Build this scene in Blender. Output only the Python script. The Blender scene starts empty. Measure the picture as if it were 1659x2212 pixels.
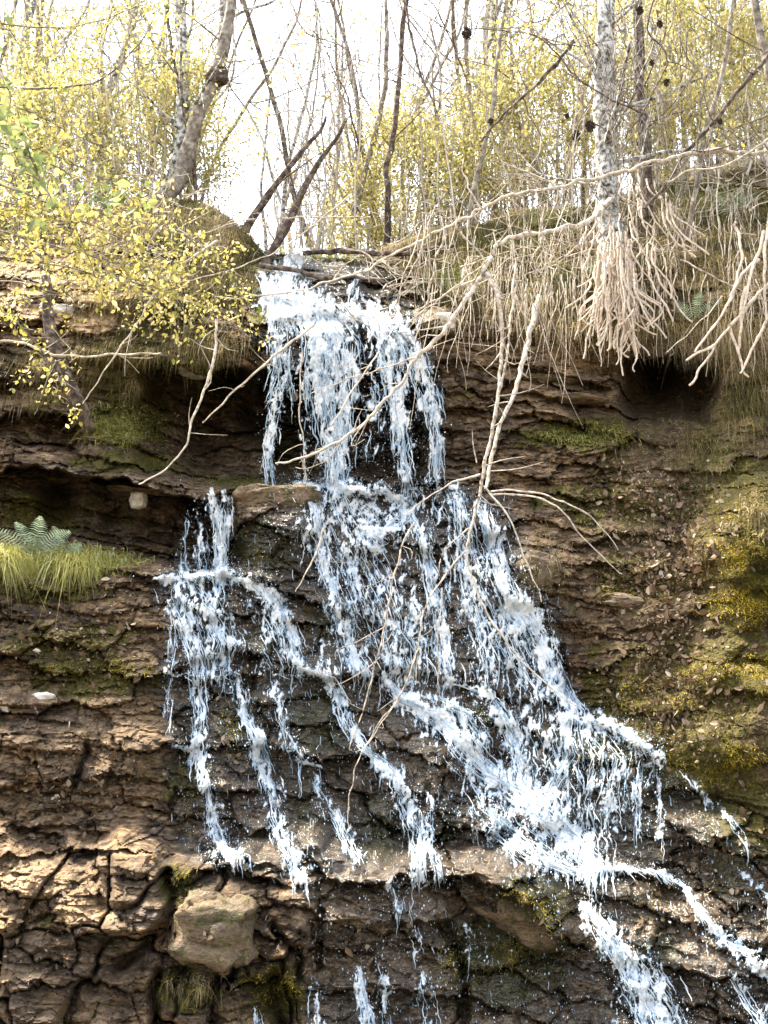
import bpy, math, random
import numpy as np
from mathutils import Vector, Matrix
random.seed(7)
rng = np.random.default_rng(7)
sc = bpy.context.scene
COL = sc.collection
# ------------------------------------------------------------------ camera
TH = math.radians(8.0)
CAMZ = 1.7
FP = 1106 / math.tan(math.radians(23))
def P(u, v, y):
    """world point at depth y (metres from the viewer along Y) seen in the direction u,v"""
    u = np.asarray(u, float); v = np.asarray(v, float); y = np.asarray(y, float)
    a = (u - 829.5) / FP; b = (1106 - v) / FP
    dy = math.cos(TH) - b * math.sin(TH); dz = math.sin(TH) + b * math.cos(TH)
    t = y / dy
    return np.stack(np.broadcast_arrays(a * t, y, CAMZ + dz * t), -1)
cam = bpy.data.objects.new('camera', bpy.data.cameras.new('camera'))
COL.objects.link(cam); sc.camera = cam
cam.location = (0, 0, CAMZ); cam.rotation_euler = (math.radians(90) + TH, 0, 0)
cam.data.sensor_fit = 'VERTICAL'; cam.data.sensor_height = 24
cam.data.lens = 12 / math.tan(math.radians(23)); cam.data.clip_end = 2000
# ------------------------------------------------------------------ noise
def _h(ix, iy, seed):
    n = (ix.astype(np.int64) * 374761393 + iy.astype(np.int64) * 668265263 + seed * 974634777) & 0xffffffff
    n = ((n ^ (n >> 13)) * 1274126177) & 0xffffffff
    n = (n ^ (n >> 16)) & 0xffffffff
    n = (n * 2246822519) & 0xffffffff
    return ((n ^ (n >> 15)) & 0xffffff) / float(0xffffff)
def noise(x, y, seed=0):
    x = np.asarray(x, float); y = np.asarray(y, float)
    ix = np.floor(x); iy = np.floor(y); fx = x - ix; fy = y - iy
    fx = fx * fx * (3 - 2 * fx); fy = fy * fy * (3 - 2 * fy)
    a = _h(ix, iy, seed); b = _h(ix + 1, iy, seed); c = _h(ix, iy + 1, seed); d = _h(ix + 1, iy + 1, seed)
    return (a * (1 - fx) + b * fx) * (1 - fy) + (c * (1 - fx) + d * fx) * fy
def fbm(x, y, seed=0, o=4):
    s = 0; a = .5; t = 0
    for k in range(o):
        s = s + a * noise(x * 2 ** k, y * 2 ** k, seed + k * 17); t += a; a *= .5
    return s / t
def worley(x, y, seed):
    """per-cell value, cell-local coordinates and edge closeness"""
    ix = np.floor(x); iy = np.floor(y); b1 = np.full(x.shape, 9.); b2 = b1.copy(); cid = np.zeros(x.shape); lx = b1 * 0; ly = b1 * 0; t2 = b1 * 0
    for dx in (-1, 0, 1):
        for dy in (-1, 0, 1):
            cx = ix + dx; cy = iy + dy; px = cx + _h(cx, cy, seed); py = cy + _h(cx, cy, seed + 1)
            d = np.hypot(x - px, y - py); m = d < b1; b2 = np.where(m, b1, np.minimum(b2, d)); b1 = np.where(m, d, b1)
            cid = np.where(m, _h(cx, cy, seed + 2), cid); t2 = np.where(m, _h(cx, cy, seed + 3), t2); lx = np.where(m, x - px, lx); ly = np.where(m, y - py, ly)
    return cid, t2, lx, ly, b2 - b1
def sst(e0, e1, x):
    t = np.clip((x - e0) / (e1 - e0), 0, 1); return t * t * (3 - 2 * t)
# ------------------------------------------------------------------ depth of the rock face
CU = [-1500, -400, 0, 300, 450, 560, 700, 900, 1050, 1250, 1450, 1659, 2100, 3200]
ROWS = [
 (300, [12.0,12.0,12.0,12.0,12.2,12.6,13.0,12.8,12.6,12.4,12.2,12.0,11.5,11.0]),
 (440, [11.3,11.3,11.2,11.3,11.6,12.0,12.4,12.2,12.0,11.8,11.6,11.3,11.0,10.4]),
 (560, [10.6,10.6,10.6,10.6,10.9,11.5,11.5,11.3,11.1,10.8,10.7,10.4,10.0,9.5]),
 (640, [10.2,10.2,10.2,10.3,10.6,10.6,10.6,10.7,10.7,10.5,10.4,10.0,9.6,9.0]),
 (700, [10.1,10.1,10.1,10.2,10.3,10.25,10.25,10.4,10.5,10.4,10.3,9.9,9.4,8.8]),
 (780, [10.0,10.0,10.0,10.1,10.2,10.4,10.45,10.4,10.4,10.3,10.35,9.85,9.3,8.7]),
 (900, [9.9,9.9,9.9,10.1,10.8,10.8,10.7,10.5,10.3,10.2,10.25,9.7,9.1,8.4]),
 (1010, [9.7,9.7,9.75,9.9,10.3,10.4,10.4,10.3,10.05,9.95,9.9,9.4,8.8,8.0]),
 (1060, [9.6,9.6,9.6,9.7,9.8,9.85,9.9,9.95,9.85,9.8,9.75,9.2,8.6,7.8]),
 (1200, [9.5,9.5,9.55,9.75,9.9,9.65,9.7,9.7,9.65,9.55,9.45,8.9,8.4,7.6]),
 (1250, [9.2,9.2,9.25,9.3,9.35,9.4,9.6,9.6,9.55,9.5,9.3,8.8,8.3,7.5]),
 (1500, [8.8,8.8,8.85,8.95,9.05,9.15,9.2,9.2,9.2,9.2,8.95,8.4,8.0,7.2]),
 (1800, [8.4,8.4,8.45,8.55,8.65,8.7,8.75,8.75,8.75,8.7,8.45,8.05,7.6,6.9]),
 (1856, [7.9,7.9,7.92,7.95,8.02,8.05,8.08,8.10,8.15,8.5,8.38,7.98,7.5,6.8]),
 (1900, [7.85,7.85,7.88,7.9,8.0,8.02,8.05,8.06,8.1,8.4,8.3,7.93,7.5,6.8]),
 (2010, [7.75,7.75,7.78,7.8,7.9,7.92,7.95,8.0,8.05,8.15,8.05,7.8,7.3,6.6]),
 (2212, [7.5,7.5,7.55,7.6,7.65,7.68,7.7,7.75,7.8,7.85,7.75,7.5,7.0,6.3]),
 (2600, [7.2,7.2,7.2,7.2,7.2,7.2,7.2,7.2,7.2,7.2,7.1,6.9,6.5,5.8]),
 (3400, [6.0]*14)]
RV = np.array([r[0] for r in ROWS], float); TAB = np.array([r[1] for r in ROWS]); CUA = np.array(CU, float)
def base_d(u, v):
    i = np.clip(np.searchsorted(CUA, u) - 1, 0, len(CUA) - 2); j = np.clip(np.searchsorted(RV, v) - 1, 0, len(RV) - 2)
    fu = np.clip((u - CUA[i]) / (CUA[i + 1] - CUA[i]), 0, 1); fv = np.clip((v - RV[j]) / (RV[j + 1] - RV[j]), 0, 1)
    fu = fu * fu * (3 - 2 * fu)
    return (TAB[j, i] * (1 - fu) + TAB[j, i + 1] * fu) * (1 - fv) + (TAB[j + 1, i] * (1 - fu) + TAB[j + 1, i + 1] * fu) * fv
# ledges: (line, recess under it, how far down it reaches, how far the lip sticks out, lip height)
LEDGES = [
 ([(290,775),(350,780),(420,790),(500,800),(575,790),(700,770),(830,760),(930,800)], 1.5, 262, .12, 60),
 ([(-700,890),(0,888),(100,900),(195,925)], .7, 70, .10, 40),
 ([(-700,1000),(0,1008),(150,1022),(290,1050),(400,1072),(515,1072)], 1.2, 158, .12, 45),
 ([(20,1040),(200,1062),(310,1075)], .12, 20, .05, 18),
 ([(255,1120),(330,1128),(345,1125)], .1, 20, .12, 18),
 ([(-700,1230),(0,1225),(200,1240),(340,1250),(470,1240),(560,1250),(620,1290)], .16, 50, .08, 30),
 ([(650,1048),(770,1038),(900,1046),(1000,1050)], .14, 60, .12, 30),
 ([(380,1462),(450,1455),(560,1458),(690,1455),(760,1480)], .10, 60, .07, 35),
 ([(330,1625),(400,1615),(440,1640)], .12, 60, .06, 30),
 ([(640,1640),(700,1660),(760,1700)], .09, 40, .05, 30),
 ([(960,1478),(1010,1470),(1060,1500),(1100,1570)], .14, 50, .10, 35),
 ([(1200,1560),(1290,1555),(1380,1600),(1440,1650)], .16, 70, .10, 35),
 ([(840,1500),(900,1530),(960,1575)], .08, 40, .04, 20),
 ([(400,1868),(470,1882),(560,1898),(655,1910)], .38, 26, .05, 14),
 ([(430,1850),(520,1862),(640,1880)], .1, 14, .05, 12),
 ([(-700,1860),(0,1850),(140,1845),(345,1838)], .03, 30, .12, 20),
 ([(640,1915),(800,1900),(1000,1890),(1060,1895)], .10, 30, .14, 40), ([(700,2000),(850,1985),(1000,1990)], .12, 60, .10, 50),
 ([(1010,1900),(1060,1905),(1140,1960),(1200,2030),(1240,2080)], .45, 150, .14, 50),
 ([(1270,1885),(1420,1890),(1480,1940)], .10, 60, .07, 25),
 ([(1085,790),(1160,805),(1250,822),(1320,830)], .22, 40, .06, 26),
 ([(1100,850),(1200,862),(1300,870)], .14, 30, .05, 18),
 ([(1110,900),(1200,905),(1300,915)], .08, 26, .05, 16),
 ([(1330,770),(1450,760),(1560,780)], 1.3, 150, .05, 30),
 ([(1240,1180),(1400,1150),(1500,1180)], .12, 60, .05, 30),
 ([(1380,1690),(1500,1700),(1659,1760)], .16, 80, .06, 40),
 ([(780,600),(850,605),(900,625)], .35, 34, .02, 10),
 ([(480,640),(530,690),(570,740)], .15, 60, .02, 10),
 ([(-700,2010),(0,2005),(120,2010),(230,2050)], .04, 30, .06, 20),
 ([(0,2070),(120,2065),(260,2090)], .07, 18, .05, 16),
 ([(-200,2120),(60,2125),(170,2150)], .07, 18, .05, 16),
 ([(340,2100),(420,2080),(500,2110),(600,2105)], .12, 40, .04, 20),
 ([(-100,1700),(60,1705),(170,1690)], .05, 14, .03, 14),
 ([(0,1780),(120,1792),(300,1800)], .06, 14, .03, 14),
]
CRACKS = [([(352,1860),(362,1930),(345,2000),(300,2050),(262,2085)], 17, .34), ([(500,1985),(512,2040),(498,2110)], 12, .28),
 ([(598,2000),(622,2050),(640,2110)], 11, .25), ([(172,1612),(178,1700)], 9, .22), ([(240,1660),(232,1700)], 7, .12),
 ([(205,1915),(225,1960),(250,1995)], 6, .12), ([(355,2110),(345,2212)], 14, .3), ([(470,2110),(480,2212)], 12, .2),
 ([(590,2110),(600,2212)], 14, .25), ([(715,1960),(700,2080)], 9, .14), ([(960,2000),(990,2110),(985,2230)], 12, .2),
 ([(1250,1640),(1240,1700)], 12, .12), ([(905,1700),(850,1790)], 14, .12), ([(1210,1400),(1225,1490)], 14, .14)]
BULGES = [(600,1130,85,85,.28),(60,1215,130,22,.10),(455,2010,70,75,.20),(250,1960,95,90,.12),(90,1960,90,80,.10),(1110,1905,95,35,.30),(1180,1970,60,50,.30),(800,1960,170,60,.16),
 (620,1375,70,60,.10),(1020,1560,60,60,.14),(820,1620,60,60,.08),(1290,1660,90,90,.16),(1330,1990,110,70,.10),(1560,1560,160,110,.22),
 (1620,1190,100,130,.45),(1480,1330,120,40,.10),(700,1320,60,60,.12),(590,1560,50,70,.06),(500,1570,40,80,.08),(1160,1220,60,90,.12),
 (830,960,40,60,-.1),(960,700,40,30,.25),(960,830,50,90,.12),(650,1640,40,60,.06),(880,1330,60,60,.08),(940,1690,60,70,.1),
 (420,1690,60,60,.12),(280,1650,70,60,.1),(90,1620,80,60,.08),(1420,1050,120,50,.1),(1300,730,110,60,.1),(740,600,50,22,.15),
 (1040,1810,70,50,.08),(700,1800,60,70,.08),(560,1760,50,70,.05)]
def seg_dist(u, v, poly):
    """distance to a polyline, arc length of the nearest point"""
    best = np.full(u.shape, 1e9); s = np.zeros(u.shape); acc = 0; side = np.zeros(u.shape)
    for (x0, y0), (x1, y1) in zip(poly[:-1], poly[1:]):
        dx, dy = x1 - x0, y1 - y0; L = math.hypot(dx, dy)
        t = np.clip(((u - x0) * dx + (v - y0) * dy) / (L * L), 0, 1)
        ex = u - (x0 + t * dx); ey = v - (y0 + t * dy); d = np.hypot(ex, ey)
        m = d < best
        best = np.where(m, d, best); s = np.where(m, acc + t * L, s)
        side = np.where(m, np.sign(ex * dy - ey * dx), side); acc += L
    return best, s, side
def wetness(u, v):
    xl = np.interp(v, [540,640,1040,1060,1240,1500,1700,1860,1900,2212], [560,560,560,640,370,350,370,410,640,650])
    xr = np.interp(v, [540,640,1040,1060,1240,1500,1700,1860,1900,2212], [800,900,960,1080,1190,1250,1500,1659,1700,1750])
    n = (fbm(u / 60, v / 60, 5) - .5) * 120
    w = sst(-30, 30, u - xl + n) * sst(-30, 30, xr - u + n) * sst(530, 570, v)
    nb = sst(1900, 1980, v) * (1 - sst(640, 700, u)); w = w * (1 - nb)
    return w
def depth(u, v, full=True):
    u = np.asarray(u, float); v = np.asarray(v, float)
    wu = u + (noise(u / 90, v / 90, 40) - .5) * 50 + (noise(u / 25, v / 25, 42) - .5) * 12
    wv = v + (noise(u / 70, v / 50, 41) - .5) * 22 + (noise(u / 18, v / 18, 43) - .5) * 10
    D = base_d(u + (wu - u) * 1.5, v + (wv - v) * .6 + sst(1600, 1800, v) * ((fbm(u / 130, v / 300, 45, 3) - .5) * 90 + (noise(u / 38, v / 200, 46) - .5) * 22))
    for cu, cv, ru, rv, am in BULGES:
        r2 = ((wu - cu) / ru) ** 2 + ((wv - cv) / rv) ** 2
        D = D - am * np.clip(1 - r2 * .6, 0, 1) ** .8
    for line, amt, w, lip, tl in LEDGES:
        xs = [p[0] for p in line]; ys = [p[1] for p in line]
        lv = np.interp(wu, xs, ys) + (noise(u / 55, v * 0, 47) - .5) * 16 + (noise(u / 21, v * 0, 48) - .5) * 9; dv = wv - lv; am_ = .45 + 1.0 * noise(u / 62 + ys[0], v / 90, 49)
        e = min(40, (xs[-1] - xs[0]) * .25)
        fade = sst(xs[0] - 5, xs[0] + e, wu) * sst(xs[-1] + 5, xs[-1] - e, wu)
        below = (dv > 0) * (1 - np.clip(dv / w, 0, 1)) ** (.55 if amt >= .6 else 1.2) * sst(0, 5, dv)
        above = (dv <= 0) * (1 - np.clip(-dv / tl, 0, 1)) ** .7
        D = D + fade * am_ * (amt * below - lip * above * (1 - sst(0, 6, dv)))
    for line, w, amt in CRACKS:
        d, s, _ = seg_dist(wu, wv, line)
        D = D + amt * np.exp(-(d / w) ** 2)
    Q = P(u, v, D); X = Q[..., 0]; Z = Q[..., 2]
    wet = wetness(u, v)
    # strata: layers of uneven thickness, each broken into blocks
    soil = sst(640, 560, v + (noise(u / 80, v / 80, 3) - .5) * 80) + sst(1290, 1400, u) * sst(2100, 1500, v) * .95
    soil = np.clip(soil, 0, 1)
    tone = np.zeros(u.shape)
    zw = Z + .10 * X * np.where(X < 0, 1, -.3) + (fbm(X * .9, Z * .9, 11, 3) - .5) * .30
    for k, (h, L, a) in enumerate(((.26, .75, .15), (.10, .34, .085), (.038, .17, .022))):
        q = zw / h + (noise(X * 1.3 / L, Z * .3, 60 + k) - .5) * .8
        iz = np.floor(q); fz = q - iz
        bx = X / L + _h(iz, iz * 0, 70 + k) * 5 + (noise(X * 5, Z * 5, 77 + k) - .5) * .35
        ib = np.floor(bx); fx = bx - ib
        r = _h(iz, ib, 80 + k); tone = tone + (r - .5) * (.5, .35, .3)[k]
        edge = np.minimum(np.minimum(fz, 1 - fz) * h, np.minimum(fx, 1 - fx) * L)
        g = np.exp(-(edge / (.010 + .006 * k * 0 + .005)) ** 2)
        slope = (fz - .5) * .5                      # each layer leans back: a small ledge on its top
        D = D + (1 - soil * .8) * (1 - wet * .55) * (1 - .55 * sst(1835, 1850, wv) * sst(720, 620, u)) * ((a * (r - .5) + a * slope + g * a * .35) * (.12 + 1.0 * noise(X * 1.1, Z * 1.8, 99) * (1 - .6 * sst(350, 450, u) * sst(1900, 1700, v))))
    for k, (wx, wz, a) in enumerate(((.46, .22, .17), (.17, .075, .040))):
        cid, c2, lx, ly, ed = worley(X / wx + (noise(X * 9, Z * 9, 120) - .5) * .18 + (noise(X * 30, Z * 30, 122) - .5) * .10, (Z + X * .12) / wz + (noise(X * 9, Z * 9, 121) - .5) * .18 + (noise(X * 30, Z * 30, 123) - .5) * .16, 130 + k * 7)
        ph = .35 + 1.0 * noise(X * 1.4, Z * 1.7, 140 + k); amp = a * ph * (1 - soil * .65)
        D = D + amp * ((cid - .5) + lx * (c2 - .5) * 1.0 + ly * .8 + np.exp(-(ed / .08) ** 2) * (.35, .12)[k])
        tone = tone + (cid - .5) * (.35, .35)[k]
    lowl = sst(1835, 1850, wv) * sst(720, 620, u)
    cid, c2, lx, ly, ed = worley(X / .62 + (noise(X * 7, Z * 7, 190) - .5) * .2, Z / .45 + (noise(X * 7, Z * 7, 191) - .5) * .2, 192)
    D = D + lowl * ((cid - .5) * .22 + lx * (c2 - .5) * .25 + ly * .12 + np.exp(-(ed / .045) ** 2) * .16); tone = tone + lowl * (cid - .5) * .5
    cid, c2, lx, ly, ed = worley(X / .055, Z / .032, 171)           # chips
    D = D + ((cid - .5) * .022 + ly * .012) * (.3 + noise(X * 2.2, Z * 2.2, 172)) * (1 - soil * .5); tone = tone + (cid - .5) * .35
    big = fbm(X * 1.6, Z * 1.6, 21, 4) - .5
    D = D + big * .22
    rough = fbm(X * 7, Z * 9, 22, 4) - .5
    D = D + rough * (.035 + .08 * wet + .07 * soil)
    ridg = np.abs(fbm(X * 16, Z * 20, 23, 3) - .5)
    D = D + ridg * (.018 + .05 * wet + .03 * soil)
    lump = noise(X * 22, Z * 22, 25)
    D = D - (lump > .55) * (lump - .55) * .06
    if full: return D
    return D, tone, soil, wet, rough
TOPU = [-1500,0,150,300,400,480,540,570,640,760,850,950,1100,1250,1450,1659,3200]
TOPV = [420,440,445,430,435,462,505,548,550,562,530,500,470,440,400,350,300]
def vtop(u): return np.interp(u, TOPU, TOPV) + (fbm(np.asarray(u, float) / 60, np.zeros(np.shape(u)), 31) - .5) * 40 * (1 - sst(540, 570, u) * sst(790, 760, u))
def hback(x, dy):
    s = np.interp(x, [-8, -3, -1.6, -1.0, .2, 1.5, 4, 9], [.30, .22, .05, .02, .05, .26, .44, .5])
    return s * 26 * (1 - np.exp(-dy / 26)) + (fbm(x * .5, dy * .5, 33) - .5) * 1.2 * sst(0, 4, dy)
def S(u, v, off=0.0):
    d = depth(np.atleast_1d(np.asarray(u, float)), np.atleast_1d(np.asarray(v, float)))
    return P(np.atleast_1d(u), np.atleast_1d(v), d - off)
_tu = np.linspace(-1500, 3200, 600); _tv = vtop(_tu); _tp = S(_tu, _tv)
_o = np.argsort(_tp[:, 0])
def ground_z(x, y):
    yt = np.interp(x, _tp[_o, 0], _tp[_o, 1]); zt = np.interp(x, _tp[_o, 0], _tp[_o, 2])
    return zt + hback(np.asarray(x, float), np.maximum(0, np.asarray(y, float) - yt))
# ------------------------------------------------------------------ mesh builder
class MB:
    def __init__(s): s.v = []; s.f = []; s.t = []; s.n = 0
    def add(s, verts, faces, tint=None):
        verts = np.asarray(verts, float).reshape(-1, 3); faces = np.asarray(faces, np.int64)
        s.v.append(verts); s.f.append(faces + s.n)
        if tint is None: tint = np.zeros(len(verts))
        s.t.append(np.broadcast_to(np.asarray(tint, float), (len(verts),)).copy()); s.n += len(verts)
    def build(s, name, mat, parent=None, smooth=False, attrs=None):
        me = bpy.data.meshes.new(name); V = np.concatenate(s.v) if s.v else np.zeros((0, 3))
        if parent is not None: V = V - np.array(parent.location)
        loops = np.concatenate([f.ravel() for f in s.f]); sizes = np.concatenate([np.full(len(f), f.shape[1]) for f in s.f])
        me.vertices.add(len(V)); me.vertices.foreach_set('co', V.ravel().astype(np.float32))
        me.loops.add(len(loops)); me.loops.foreach_set('vertex_index', loops.astype(np.int32))
        me.polygons.add(len(sizes)); st = np.concatenate([[0], np.cumsum(sizes)[:-1]])
        me.polygons.foreach_set('loop_start', st.astype(np.int32)); me.polygons.foreach_set('loop_total', sizes.astype(np.int32))
        me.polygons.foreach_set('use_smooth', np.full(len(sizes), smooth))
        at = me.attributes.new('tint', 'FLOAT', 'POINT'); at.data.foreach_set('value', np.concatenate(s.t).astype(np.float32))
        for k, a in (attrs or {}).items():
            at = me.attributes.new(k, 'FLOAT', 'POINT'); at.data.foreach_set('value', a.ravel().astype(np.float32))
        me.update(calc_edges=True); me.materials.append(mat)
        o = bpy.data.objects.new(name, me); COL.objects.link(o)
        if parent is not None: o.parent = parent
        return o
def grid_faces(nr, nc):
    i = np.arange(nr * nc).reshape(nr, nc)
    return np.stack([i[:-1, :-1], i[:-1, 1:], i[1:, 1:], i[1:, :-1]], -1).reshape(-1, 4)
def tube(mb, pts, rad, sides=6, tint=0.0, lump=0.0):
    pts = np.asarray(pts, float); n = len(pts); rad = np.broadcast_to(np.asarray(rad, float), (n,))
    t = np.gradient(pts, axis=0); t /= np.linalg.norm(t, axis=1, keepdims=True) + 1e-9
    ref = np.array([0.31, .2, .93]); ref = ref if abs(t[0] @ ref) < .9 else np.array([1., 0, 0])
    a = np.cross(t, ref); a /= np.linalg.norm(a, axis=1, keepdims=True) + 1e-9; b = np.cross(t, a)
    an = np.arange(sides) * 2 * math.pi / sides
    RR = rad[:, None] * np.ones(sides)[None]
    if lump: RR = RR * (1 + lump * (noise(np.cos(an)[None] * 2 + np.arange(n)[:, None] * .33 + 9, np.sin(an)[None] * 2 + np.arange(n)[:, None] * .15 + 9, int(abs(pts[0, 0]) * 97) % 500) - .5))
    ring = pts[:, None] + RR[:, :, None] * (np.cos(an)[None, :, None] * a[:, None] + np.sin(an)[None, :, None] * b[:, None])
    i = np.arange(n * sides).reshape(n, sides); j = np.roll(i, -1, 1)
    mb.add(ring.reshape(-1, 3), np.stack([i[:-1], j[:-1], j[1:], i[1:]], -1).reshape(-1, 4), tint)
def smooth_path(pts, n, wob=0.0, r=None):
    pts = np.asarray(pts, float); L = np.concatenate([[0], np.cumsum(np.linalg.norm(np.diff(pts, axis=0), axis=1))])
    s = np.linspace(0, L[-1], n); k = len(pts); out = []
    idx = np.clip(np.searchsorted(L, s) - 1, 0, k - 2); f = (s - L[idx]) / np.maximum(L[idx + 1] - L[idx], 1e-9)
    p0 = pts[np.maximum(idx - 1, 0)]; p1 = pts[idx]; p2 = pts[idx + 1]; p3 = pts[np.minimum(idx + 2, k - 1)]; f = f[:, None]
    q = .5 * (2 * p1 + (p2 - p0) * f + (2 * p0 - 5 * p1 + 4 * p2 - p3) * f ** 2 + (3 * p1 - p0 - 3 * p2 + p3) * f ** 3)
    if wob: 
        w = rng.normal(0, 1, q.shape); w[1:-1] = (w[:-2] + w[1:-1] * 2 + w[2:]) / 4; w[0] = 0; q = q + w * wob
    return q
def blades(mb, base, dirs, length, width, droop=.6, nseg=3, tint=None):
    """grass-like strips; all arrays of n"""
    n = len(base); length = np.broadcast_to(length, (n,)); width = np.broadcast_to(width, (n,))
    side = np.cross(dirs, np.array([0, 1., .25])); side /= np.linalg.norm(side, axis=1, keepdims=True) + 1e-9
    a = rng.uniform(-1, 1, (n, 1)); side = side * np.cos(a) + np.array([0, 1., 0]) * np.sin(a)
    rows = []
    for k in range(nseg + 1):
        t = k / nseg
        c = base + dirs * (length * t)[:, None] + np.array([0, 0, -1.]) * (droop * length * t * t)[:, None]
        w = (width * (1 - t) ** .7 * .5)[:, None] if k < nseg else (width * .04)[:, None]
        rows.append(np.stack([c - side * w, c + side * w], 1))
    V = np.stack(rows, 1).reshape(n, -1, 3); m = (nseg + 1) * 2
    f = np.array([[2 * k, 2 * k + 1, 2 * k + 3, 2 * k + 2] for k in range(nseg)])
    F = (np.arange(n) * m)[:, None, None] + f[None]
    tt = rng.uniform(0, 1, n) if tint is None else tint
    mb.add(V.reshape(-1, 3), F.reshape(-1, 4), np.repeat(tt, m))
def leaves(mb, c, size, tint=None, up=0.0):
    """folded pointed leaves, two halves each"""
    n = len(c); size = np.broadcast_to(size, (n,)) * rng.uniform(.6, 1.35, n)
    a = rng.normal(0, 1, (n, 3)); a[:, 2] -= up; a /= np.linalg.norm(a, axis=1, keepdims=True)
    b = np.cross(a, rng.normal(0, 1, (n, 3))); b /= np.linalg.norm(b, axis=1, keepdims=True) + 1e-9
    nn = np.cross(a, b); s = size[:, None]
    V = np.stack([c, c + a * s * .35 + b * s * .30 + nn * s * .08, c + a * s * .75 + b * s * .2 + nn * s * .05, c + a * s,
                  c + a * s * .75 - b * s * .2 + nn * s * .05, c + a * s * .35 - b * s * .30 + nn * s * .08], 1)
    F = (np.arange(n) * 6)[:, None, None] + np.array([[0, 1, 2, 3], [0, 3, 4, 5]])[None]
    tt = rng.uniform(0, 1, n) if tint is None else tint
    mb.add(V.reshape(-1, 3), F.reshape(-1, 4), np.repeat(tt, 6))
_OV = np.array([[1,0,0],[-1,0,0],[0,1,0],[0,-1,0],[0,0,1],[0,0,-1]], float); _OF = np.array([[0,2,4],[2,1,4],[1,3,4],[3,0,4],[2,0,5],[1,2,5],[3,1,5],[0,3,5]])
def drops(mb, c, r, stretch=1.0):
    if len(c) == 0: return
    n = len(c); r = np.broadcast_to(r, (n,))
    sc_ = np.stack([r * rng.uniform(.6, 1.3, n), r * rng.uniform(.6, 1.3, n), r * rng.uniform(.8, 1.3, n) * stretch], -1)
    V = c[:, None] + _OV[None] * sc_[:, None]
    mb.add(V.reshape(-1, 3), ((np.arange(n) * 6)[:, None, None] + _OF[None]).reshape(-1, 3), np.repeat(rng.uniform(0, 1, n), 6))
def tag(o, label=None, cat=None, group=None, kind=None):
    if label: o['label'] = label
    if cat: o['category'] = cat
    if group: o['group'] = group
    if kind: o['kind'] = kind
    return o
def empty(name, loc): 
    o = bpy.data.objects.new(name, None); COL.objects.link(o); o.location = [float(q) for q in loc]; return o
# ------------------------------------------------------------------ materials
def mat_new(name):
    m = bpy.data.materials.new(name); m.use_nodes = True; nt = m.node_tree
    b = nt.nodes['Principled BSDF']; return m, nt, b, nt.nodes, nt.links
def N(nt, typ, **kw):
    n = nt.nodes.new(typ)
    for k, v in kw.items():
        if k in n.inputs.keys(): n.inputs[k].default_value = v
        else: setattr(n, k, v)
    return n
def ramp(nt, fac, stops):
    r = nt.nodes.new('ShaderNodeValToRGB'); e = r.color_ramp.elements
    while len(e) < len(stops): e.new(.5)
    for el, (p, c) in zip(e, stops): el.position = p; el.color = (*c, 1)
    nt.links.new(fac, r.inputs[0]); return r.outputs[0]
def mix(nt, fac, a, b, typ='MIX'):
    m = nt.nodes.new('ShaderNodeMix'); m.data_type = 'RGBA'; m.blend_type = typ
    for s, x in ((m.inputs[0], fac), (m.inputs[6], a), (m.inputs[7], b)):
        if isinstance(x, bpy.types.NodeSocket): nt.links.new(x, s)
        elif isinstance(x, (int, float)): s.default_value = x
        else: s.default_value = (*x, 1)
    return m.outputs[2]
def math_(nt, op, a, b=0.0, clamp=False):
    m = nt.nodes.new('ShaderNodeMath'); m.operation = op; m.use_clamp = clamp
    for s, x in ((m.inputs[0], a), (m.inputs[1], b)):
        if isinstance(x, bpy.types.NodeSocket): nt.links.new(x, s)
        else: s.default_value = x
    return m.outputs[0]
def attr(nt, name):
    a = nt.nodes.new('ShaderNodeAttribute'); a.attribute_name = name; return a.outputs['Fac']
def tex(nt, scale, detail=4, rough=.6, sc3=None, dist=0.0):
    tc = nt.nodes.new('ShaderNodeTexCoord'); t = nt.nodes.new('ShaderNodeTexNoise')
    t.inputs['Scale'].default_value = scale; t.inputs['Detail'].default_value = detail; t.inputs['Roughness'].default_value = rough
    t.inputs['Distortion'].default_value = dist
    src = tc.outputs['Object']
    if sc3:
        mp = nt.nodes.new('ShaderNodeMapping'); mp.inputs['Scale'].default_value = sc3; nt.links.new(src, mp.inputs[0]); src = mp.outputs[0]
    nt.links.new(src, t.inputs['Vector']); return t.outputs['Fac']
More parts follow.
